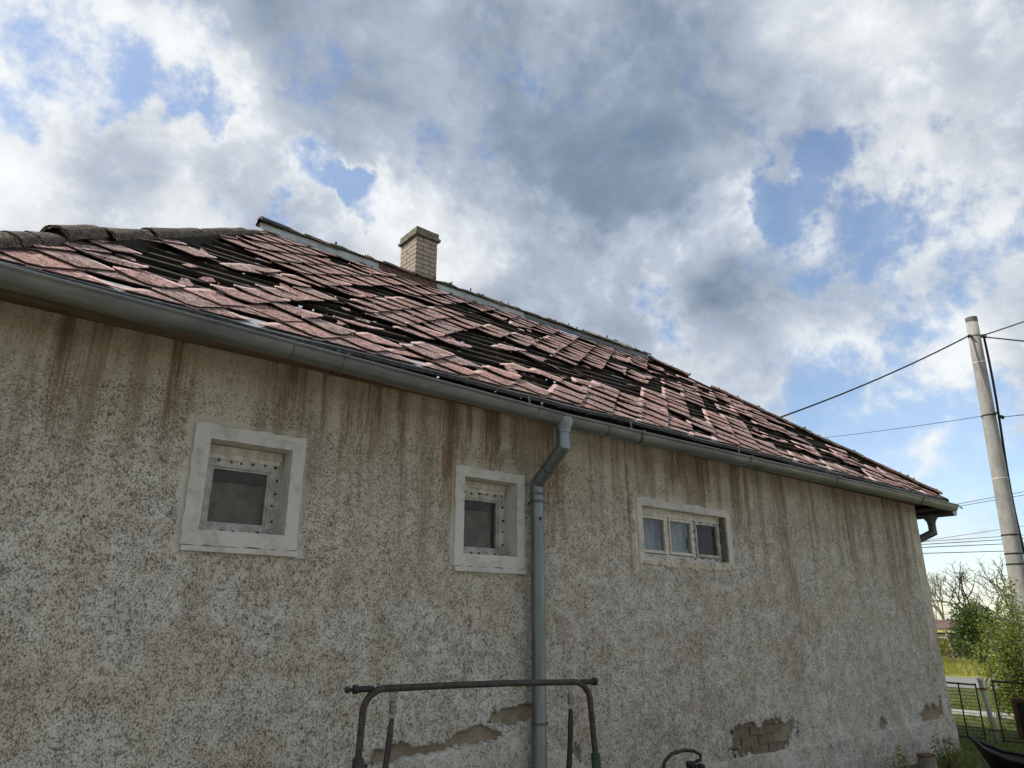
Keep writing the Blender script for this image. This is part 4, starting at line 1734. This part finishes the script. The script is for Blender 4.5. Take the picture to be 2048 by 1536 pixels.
ctop = pb.lerp(pt, .945)
wire((10.6, 2.5, 4.72), ctop + Vector((-.18, .05, .0)), .016, .10, 'thick black service cable running down from the pole top to behind the roof')
wire((20.0, 7.5, 6.9), pb.lerp(pt, .725) + Vector((-.12, .08, 0)), .006, .05, 'thin grey wire from mid pole leftwards to behind the roof edge')
wire(ctop + Vector((.10, -.10, .03)), (23.0, -3.2, 10.4), .014, .12, 'black cable rising from the pole top to the right')
wire(ctop + Vector((.06, -.15, -.02)), (9.0, -5.0, 3.4), .014, .05, 'black cable dropping from the pole top to the right')
c = pb.lerp(pt, .725)
wire(c + Vector((.08, -.2, -.04)), (26, -2.0, 7.4), .007, .02, 'thin wire leaving the middle of the pole upwards to the right')
wire(c + Vector((.08, -.2, -.04)), (10.0, -3.2, 3.9), .007, .02, 'thin wire leaving the middle of the pole downwards to the right')
far = [((37.31, 10.22, 4.64), (43.38, 7.75, 4.95), .020, 'lowest of the far dark power wires behind the pole'),
       ((37.33, 10.18, 4.92), (43.4, 7.69, 5.32), .020, 'second lowest of the far power wires behind the pole'),
       ((37.33, 10.16, 5.06), (43.41, 7.65, 5.55), .018, 'third lowest of the far power wires behind the pole'),
       ((37.37, 10.06, 5.19), (43.42, 7.61, 5.72), .014, 'fourth lowest of the far power wires behind the pole'),
       ((37.45, 9.85, 5.25), (43.44, 7.53, 6.17), .012, 'steepest of the far power wires below the gutter end'),
       ((37.96, 8.42, 6.88), (38.69, 5.95, 7.20), .013, 'upper of the two thin wires beside the gutter corner'),
       ((37.95, 8.43, 6.76), (38.68, 5.97, 7.05), .013, 'lower of the two thin wires beside the gutter corner')]
for a, c, r, lab in far:
    a, c = Vector(a), Vector(c)
    d_ = c - a
    wire(a - d_ * 6, c + d_ * 6, r, 0.0, lab)

# ------------------------------------------------------------------ swing frame in front of the wall
sw = thing('swing_frame', 'rusty tubular garden swing frame standing before the downpipe', 'swing', (2.5, -.88, 0))
Lp, Rp = Vector((1.80, -.757, 1.272)), Vector((3.255, -.995, 1.253))
dd = (Rp - Lp).normalized()
b = MB()
A1, B1 = Lp + dd * .16, Rp - dd * .15
b.tube([A1 - dd * .01, A1.lerp(B1, .33) + Vector((0, 0, .005)), A1.lerp(B1, .66) + Vector((0, 0, .006)), B1 + dd * .01], .0172, 14)
b.build('crossbar', 'rust_tube', sw, True)


def leg(P0, out, foot, name_mat, sleeve, sm):
    mb = MB()
    pts = []
    c = P0 - out * .0
    for k in range(9):
        a = math.pi / 2 * k / 8
        pts.append(P0 + out * (.11 * math.sin(a)) + Vector((0, 0, -.11 * (1 - math.cos(a)))))
    e = pts[-1]
    pts.append(e.lerp(foot, .3))
    pts.append(foot)
    mb.tube(pts, .0172, 14)
    lg = mb.build('leg', name_mat, sw, True)
    mb = MB()
    p0, p1 = e.lerp(foot, sleeve), foot
    mb.tube([p0, p1], .027, 14)
    mb.build('sleeve', sm, lg, True)


leg(A1, -dd, Vector((1.80, -.76, 0)), 'rust_tube', .17, 'rust_tube')
leg(B1, dd, Vector((3.32, -1.0, 0)), 'rust_tube', .24, 'green_paint')
for p, s_ in ((Lp, -1), (Rp, 1)):
    b = MB()
    q = p + dd * (-s_) * .10
    b.tube([q, p], .0155, 12)
    b.tube([p - dd * s_ * .012, p + dd * s_ * .006], .0225, 14)
    if s_ < 0:
        b.tube([p, p - dd * .03], .009, 8)
        b.tube([p - dd * .030, p - dd * .046], .017, 6)
    b.build('end_bolt', 'black_iron', sw)
for p, tilt, mt in ((A1 + dd * .045, Vector((-.085, .0, -.60)), 'rust_tube'), (B1 - dd * .03, Vector((-.03, .05, -.60)), 'black_iron')):
    b = MB()
    up = p + Vector((0, 0, -.005))
    loop = [up + dd * .012 * math.cos(a) + Vector((0, 0, -.025 + .032 * math.sin(a))) for a in np.linspace(0, 2 * math.pi, 12, endpoint=False)]
    b.tube(loop, .0055, 6, closed=True)
    turns = 7
    co = [up + Vector((.0150 * math.cos(a), .0150 * math.sin(a), -.058 - .055 * a / (2 * math.pi * turns))) for a in np.linspace(0, 2 * math.pi * turns, turns * 12)]
    b.tube(co, .0036, 5)
    loop = [up + dd * .010 * math.cos(a) + Vector((0, 0, -.128 + .016 * math.sin(a))) for a in np.linspace(0, 2 * math.pi, 12, endpoint=False)]
    b.tube(loop, .0055, 6, closed=True)
    b.build('spring', 'spring_steel', sw, True)
    b = MB()
    s0 = up + Vector((0, 0, -.135))
    pts = [s0 + Vector((tilt.x * t * (.6 + .4 * t), tilt.y * t * t, tilt.z * t)) for t in np.linspace(0, 1, 9)]
    b.tube(pts, [.012, .016] + [.0155] * 7, 8)
    b.build('hanger', mt, sw, True)

# ------------------------------------------------------------------ standpipe tap with hose, rusty drum, yard oddments
tap = thing('standpipe_tap', 'black standpipe with curved hose at the foot of the wall', 'tap', (4.74, -.5, 0))
b = MB()
b.tube([(4.74, -.5, 0), (4.74, -.5, .56)], .016, 10)
b.build('pipe', 'black_iron', tap)
b = MB()
b.tube([(4.74, -.5, .535), (4.74, -.5, .56), (4.74, -.5, .585), (4.74, -.5, .60)], [.018, .036, .042, .040], 14)
b.build('cup', 'black_iron', tap)
b = MB()
b.tube([(4.83, -.52, .545), (4.83, -.52, .57), (4.83, -.52, .58)], [.03, .032, .02], 12)
b.tube([(4.74, -.5, .55), (4.83, -.52, .555)], .012, 8)
b.build('valve', 'black_iron', tap)
b = MB()
hp = [(4.40, -.5, .0), (4.40, -.5, .40), (4.405, -.5, .56), (4.44, -.5, .635), (4.52, -.5, .675), (4.66, -.5, .685), (4.78, -.5, .67), (4.86, -.5, .635), (4.85, -.5, .60), (4.80, -.5, .595)]
b.tube(hp, .013, 8)
b.build('hose', 'black_iron', tap, True)

drum = thing('rusty_drum', 'small open rusty metal cylinder standing by the wall near the corner', 'drum', (8.72, -.5, 0))
b = MB()
n = 20
for (r, z) in ((.088, 0), (.088, .235), (.083, .235), (.083, .02)):
    for q in range(n):
        b.v.append((8.72 + r * math.cos(6.2832 * q / n), -.5 + r * math.sin(6.2832 * q / n), z))
for k in range(3):
    for q in range(n):
        b.f.append((k * n + q, k * n + (q + 1) % n, (k + 1) * n + (q + 1) % n, (k + 1) * n + q))
b.build('body', 'grimy_board', drum, True)
b = MB()
b.tube([(8.72 + .091 * math.cos(a), -.5 + .091 * math.sin(a), .238) for a in np.linspace(0, 2 * math.pi, 24, endpoint=False)], .007, 6, closed=True)
b.build('rim', 'rust', drum, True)


def leaf_cloud(centres, normals_spread, size, ratio=.5, fold=.25):
    """quads at the given centres, random attitude"""
    c = np.asarray(centres)
    n = len(c)
    a = RNG.normal(0, 1, (n, 3))
    a /= np.linalg.norm(a, axis=1)[:, None]
    w = RNG.normal(0, 1, (n, 3))
    w -= a * (a * w).sum(1)[:, None]
    w /= np.linalg.norm(w, axis=1)[:, None]
    s = size * RNG.uniform(.6, 1.3, n)[:, None]
    tip, bas = c + a * s, c - a * s * .2
    l, r = c + a * s * .35 + w * s * ratio, c + a * s * .35 - w * s * ratio
    v = np.stack([bas, r, tip, l], 1).reshape(-1, 3)
    return v, np.arange(4 * n).reshape(n, 4)


def plant(name, label, cat, loc, h, spread, stems, leaves, size, leafmat, group=None, stem_r=.006, stemmat='bark', lowest=.15, arch=.25):
    t = thing(name, label, cat, loc, group)
    mb = MB()
    cs = []
    per = max(1, leaves // stems)
    for k in range(stems):
        an, rr_ = random.uniform(0, 6.283), random.uniform(.1, 1.0)
        top = Vector((math.cos(an) * spread * rr_, math.sin(an) * spread * rr_, h * random.uniform(.55, 1.0) * (1.08 - .35 * rr_)))
        bend = Vector((math.cos(an), math.sin(an), 0)) * spread * arch * random.uniform(-.5, 1)
        path = []
        base = Vector((random.uniform(-.1, .1) * spread, random.uniform(-.1, .1) * spread, 0))
        for q in np.linspace(0, 1, 6):
            path.append(base.lerp(top, q) + bend * 4 * q * (1 - q) * .25)
        mb.tube([p + Vector(loc) for p in path], [stem_r * (1.1 - .8 * q) for q in np.linspace(0, 1, 6)], 5)
        for _ in range(per):
            q = random.uniform(lowest, 1.0)
            i = min(4, int(q * 5))
            p = path[i].lerp(path[i + 1], q * 5 - i)
            o_ = spread * .22 * (1.15 - q) + .025
            cs.append(tuple(p + Vector((random.gauss(0, o_), random.gauss(0, o_), random.gauss(0, o_ * .8)))))
    mb.build('stem', stemmat, t)
    v, q = leaf_cloud([c for c in cs if c[2] > .01], 1, size)
    me = np_mesh('foliage', v, q)
    link('foliage', me, leafmat, t)
    return t


plant('weed', 'small yellow green weed beside the rusty cylinder at the wall foot', 'plant', (8.22, -.42, 0), .36, .13, 9, 220, .022, 'leaf_yellow', 'weeds at the wall foot', .003)
plant('weed', 'bushy yellow green weed at the house corner behind the rusty cylinder', 'plant', (9.45, -.40, 0), .40, .22, 16, 420, .024, 'leaf_yellow', 'weeds at the wall foot', .003)
plant('weed', 'tiny green sprout next to the black standpipe', 'plant', (4.98, -.40, 0), .52, .06, 5, 60, .016, 'leaf_yellow', 'weeds at the wall foot', .003)

# black tipped tub at the lower right
tub = thing('black_tub', 'black plastic tub lying tipped on the grass beyond the wall', 'tub', (9.5, -1.05, 0))
b = MB()
rimA = [(9.6, -0.63, 0.34), (9.4, -0.86, 0.245), (9.18, -1.15, 0.21), (8.98, -1.5, 0.215), (9.3, -1.78, 0.145), (9.75, -1.6, 0.145), (9.95, -1.2, 0.165), (9.84, -0.85, 0.205)]
bot = [(9.62, -.78, .05), (9.46, -.92, .02), (9.30, -1.15, .0), (9.2, -1.38, .0), (9.40, -1.55, .0), (9.68, -1.45, .0), (9.80, -1.18, .0), (9.76, -.92, .02)]
m = 8
i0 = len(b.v)
b.v += rimA + bot
for k in range(m):
    b.f.append((k, (k + 1) % m, m + (k + 1) % m, m + k))
b.f.append(tuple(range(m, 2 * m)))
b.build('shell', 'black_iron', tub, True)
b = MB()
b.tube(rimA, .022, 8, closed=True)
b.build('rim', 'black_iron', tub, True)
# brown cabinet cut by the right edge of the view
cab = thing('brown_cabinet', 'rust brown framed cabinet standing on the grass by the fence', 'cabinet', (12.42, -.45, 0))
b = MB()
for y in (-.26, -.72):
    b.box((12.36, y - .025, .02), (12.41, y + .025, .54))
for z in (.02, .49):
    b.box((12.362, -.69, z), (12.408, -.29, z + .05))
b.build('frame', 'brown_panel', cab)
b = MB()
b.box((12.40, -.70, .03), (12.75, -.28, .53))
b.build('body', 'black_iron', cab)

# ------------------------------------------------------------------ fence with gate
XF = 11.78


def fence_panel(t, y0, y1, z1, verts, lean=0.0):
    mb = MB()
    mb.tube([(XF, y0, z1), (XF, y1, z1 - .02)], .012, 8)
    mb.tube([(XF, y0, .06), (XF, y1, .06)], .010, 8)
    mb.build('rail', 'black_iron', t)
    for y in verts:
        mb = MB()
        mb.tube([(XF, y + lean, .03), (XF, y, z1)], .010, 8)
        mb.build('bar', 'black_iron', t)
    mb = MB()
    z = .10
    while z < z1 - .03:
        mb.tube([(XF, y0, z), (XF, y1, z)], .0032, 4, False)
        z += .045
    mb.build('wire_mesh', 'black_iron', t, kind='stuff')


gate = thing('wire_gate', 'low black wire gate next to the house corner', 'gate', (XF, .4, 0))
fence_panel(gate, .90, -.02, .76, (.88, .20, -.02))
fpost = thing('fence_post', 'pale lichen covered pipe post between the wire gate and the fence', 'post', (XF, -.12, 0))
b = MB()
b.tube([(XF, -.17, -.02), (XF + .0, -.09, .80)], .030, 14)
b.build('pipe', 'concrete', fpost, True)
b = MB()
b.tube([(XF, -.09, .80), (XF, -.0885, .83), (XF, -.088, .845)], [.036, .034, .012], 12)
b.build('knob', 'white_bead', fpost, True)
b = MB()
for z, y in ((.68, -.10), (.16, -.155)):
    b.tube([(XF, y, z), (XF, y, z + .03)], .036, 12)
    b.box((XF - .01, y - .07, z + .005), (XF + .01, y + .08, z + .02))
b.build('hinge', 'rust', fpost)
fence = thing('wire_fence', 'wire mesh fence panel running right from the pale post', 'fence', (XF, -.8, 0))
fence_panel(fence, -.22, -1.7, .80, (-.24, -.68, -1.2, -1.68))

# ------------------------------------------------------------------ vegetation beyond the fence
shrub = plant('shrub', 'leafy bright green shrub standing behind the wire fence', 'shrub', (14.0, .10, 0), 2.35, .66, 46, 9500, .034, 'leaf_fresh', None, .012, 'bark_pale', .12, .5)
plant('shrub', 'sparse leaning green shrub left of the larger one by the fence', 'shrub', (14.2, .58, 0), 1.30, .30, 9, 520, .03, 'leaf_fresh', None, .008, 'bark_pale', .25, .6)


def bush(name, label, loc, rx, ry, rz, n, size, mat, lumps=14, group=None):
    t = thing(name, label, 'bush', loc, group)
    cs = []
    rr_ = random.Random(int(loc[0] * 10 + loc[1] * 7))
    cent = []
    for _ in range(lumps):
        a, e = rr_.uniform(0, 6.283), rr_.uniform(-.2, 1.3)
        cent.append((math.cos(a) * math.cos(e) * rx * .62, math.sin(a) * math.cos(e) * ry * .62, rz * .5 + math.sin(e) * rz * .42, rr_.uniform(.28, .5)))
    for _ in range(n):
        c = rr_.choice(cent)
        v = Vector((rr_.gauss(0, 1), rr_.gauss(0, 1), rr_.gauss(0, 1))).normalized() * (rr_.random() ** .35) * c[3]
        p = (loc[0] + c[0] + v.x * rx, loc[1] + c[1] + v.y * ry, max(.03, c[2] + v.z * rz))
        cs.append((p[0] - loc[0], p[1] - loc[1], p[2]))
    v, q = leaf_cloud(cs, 1, size)
    link('foliage', np_mesh('foliage', v, q), mat, t)
    mb = MB()
    for k in range(5):
        c = rr_.choice(cent)
        mb.tube([loc, (loc[0] + c[0] * .5, loc[1] + c[1] * .5, c[2] * .5), (loc[0] + c[0], loc[1] + c[1], c[2])], [.06, .04, .015], 6)
    mb.build('trunk', 'bark', t)
    return t


bush('round_bush', 'dense dark green rounded bush across the road beside the shed', (30.0, 6.1, 0), 1.25, 1.1, 1.75, 7000, .07, 'leaf_dark')
bush('round_bush', 'second dark bush across the road, behind the leafy shrub', (30.5, 4.2, 0), 1.3, 1.3, 1.8, 6000, .07, 'leaf_dark')
bush('round_bush', 'third dark bush across the road near the pole foot', (31.0, 2.2, 0), 1.5, 1.3, 2.1, 6000, .07, 'leaf_dark')
bush('scrub_bush', 'low brownish scrub before the shed across the road', (30.6, 8.1, 0), 1.1, 1.0, .9, 2500, .06, 'leaf_yellow')


def bare_tree(name, label, loc, h, spread, mat, seed, depth=5, group='bare trees across the road', twigs=0, upright=.5, tr=.10):
    t = thing(name, label, 'tree', loc, group)
    rr_ = random.Random(seed)
    tk, cr = MB(), MB()
    tips = []

    def grow(p, d, l, r, k):
        e = p + d * l
        mid = p.lerp(e, .5) + Vector((rr_.gauss(0, .06), rr_.gauss(0, .06), rr_.gauss(0, .04))) * l
        (tk if k < 2 else cr).tube([p, mid, e], [r, r * .85, r * .68], 6 if k < 2 else 4, False)
        if k >= depth:
            tips.append(e)
            return
        for _ in range(3 if k else 4):
            nd = (d + Vector((rr_.gauss(0, .55), rr_.gauss(0, .55), rr_.gauss(0, .35))) * spread + Vector((0, 0, upright * .35))).normalized()
            grow(e if rr_.random() < .7 else mid, nd, l * rr_.uniform(.6, .86), r * .62, k + 1)
    grow(Vector(loc), Vector((rr_.gauss(0, .06), rr_.gauss(0, .06), 1)).normalized(), h * .26, tr, 0)
    tk.build('trunk', mat, t)
    cr.build('crown', mat, t)
    if twigs:
        cs = [tuple(p - Vector(loc) + Vector((rr_.gauss(0, .15), rr_.gauss(0, .15), rr_.gauss(0, .15)))) for p in tips for _ in range(twigs)]
        v, q = leaf_cloud(cs, 1, .05)
        link('buds', np_mesh('buds', v, q), 'twig_bud', t)
    return t


bare_tree('bare_tree', 'pale budding bare tree showing above the shed roof', (46.9, 13.4, 0), 6.2, .75, 'bark_pale', 4, 5, twigs=2, upright=1.0, tr=.09)
bare_tree('bare_tree', 'dark crooked bare tree right of the pale one', (47.6, 11.9, 0), 6.2, 1.2, 'bark', 9, 5, upright=.25, tr=.10)
bare_tree('bare_tree', 'dark bare tree in the middle behind the bushes', (48.4, 10.3, 0), 6.3, 1.15, 'bark', 15, 5, upright=.3, tr=.10)
bare_tree('bare_tree', 'dark bare tree nearest left of the concrete pole', (49.5, 8.6, 0), 6.4, 1.1, 'bark', 22, 5, upright=.35, tr=.095)
bare_tree('bare_tree', 'dark bare tree partly hidden behind the concrete pole', (50.0, 7.0, 0), 6.8, 1.1, 'bark', 31, 5, upright=.35, tr=.095)

shed = thing('shed', 'low weathered shed with reddish roof across the road', 'shed', (35.5, 9.6, 0))
b = MB()
b.box((34.8, 8.9, 0), (37.4, 12.6, 1.05))
b.build('wall', 'shed_wood', shed)
b = MB()
b.hexa([(34.3, 8.6, 1.20), (37.9, 8.6, 1.55), (37.9, 12.9, 1.55), (34.3, 12.9, 1.20), (34.3, 8.6, 1.26), (37.9, 8.6, 1.62), (37.9, 12.9, 1.62), (34.3, 12.9, 1.26)])
b.build('roof', 'shed_roof', shed)
b = MB()
b.box((34.5, 8.7, .86), (34.6, 12.7, 1.02))
b.build('beam', 'shed_beam', shed)
for y in (8.8, 10.4):
    b = MB()
    b.box((34.5, y, 0), (34.58, y + .08, .86))
    b.build('post', 'shed_wood', shed)
stake = thing('leaning_stake', 'pale leaning stake in front of the shed across the road', 'stake', (30.9, 7.3, 0))
b = MB()
b.tube([(30.92, 7.32, 0), (30.91, 7.36, .55), (30.9, 7.42, 1.12)], [.05, .045, .05], 8)
b.build('shaft', 'concrete', stake)
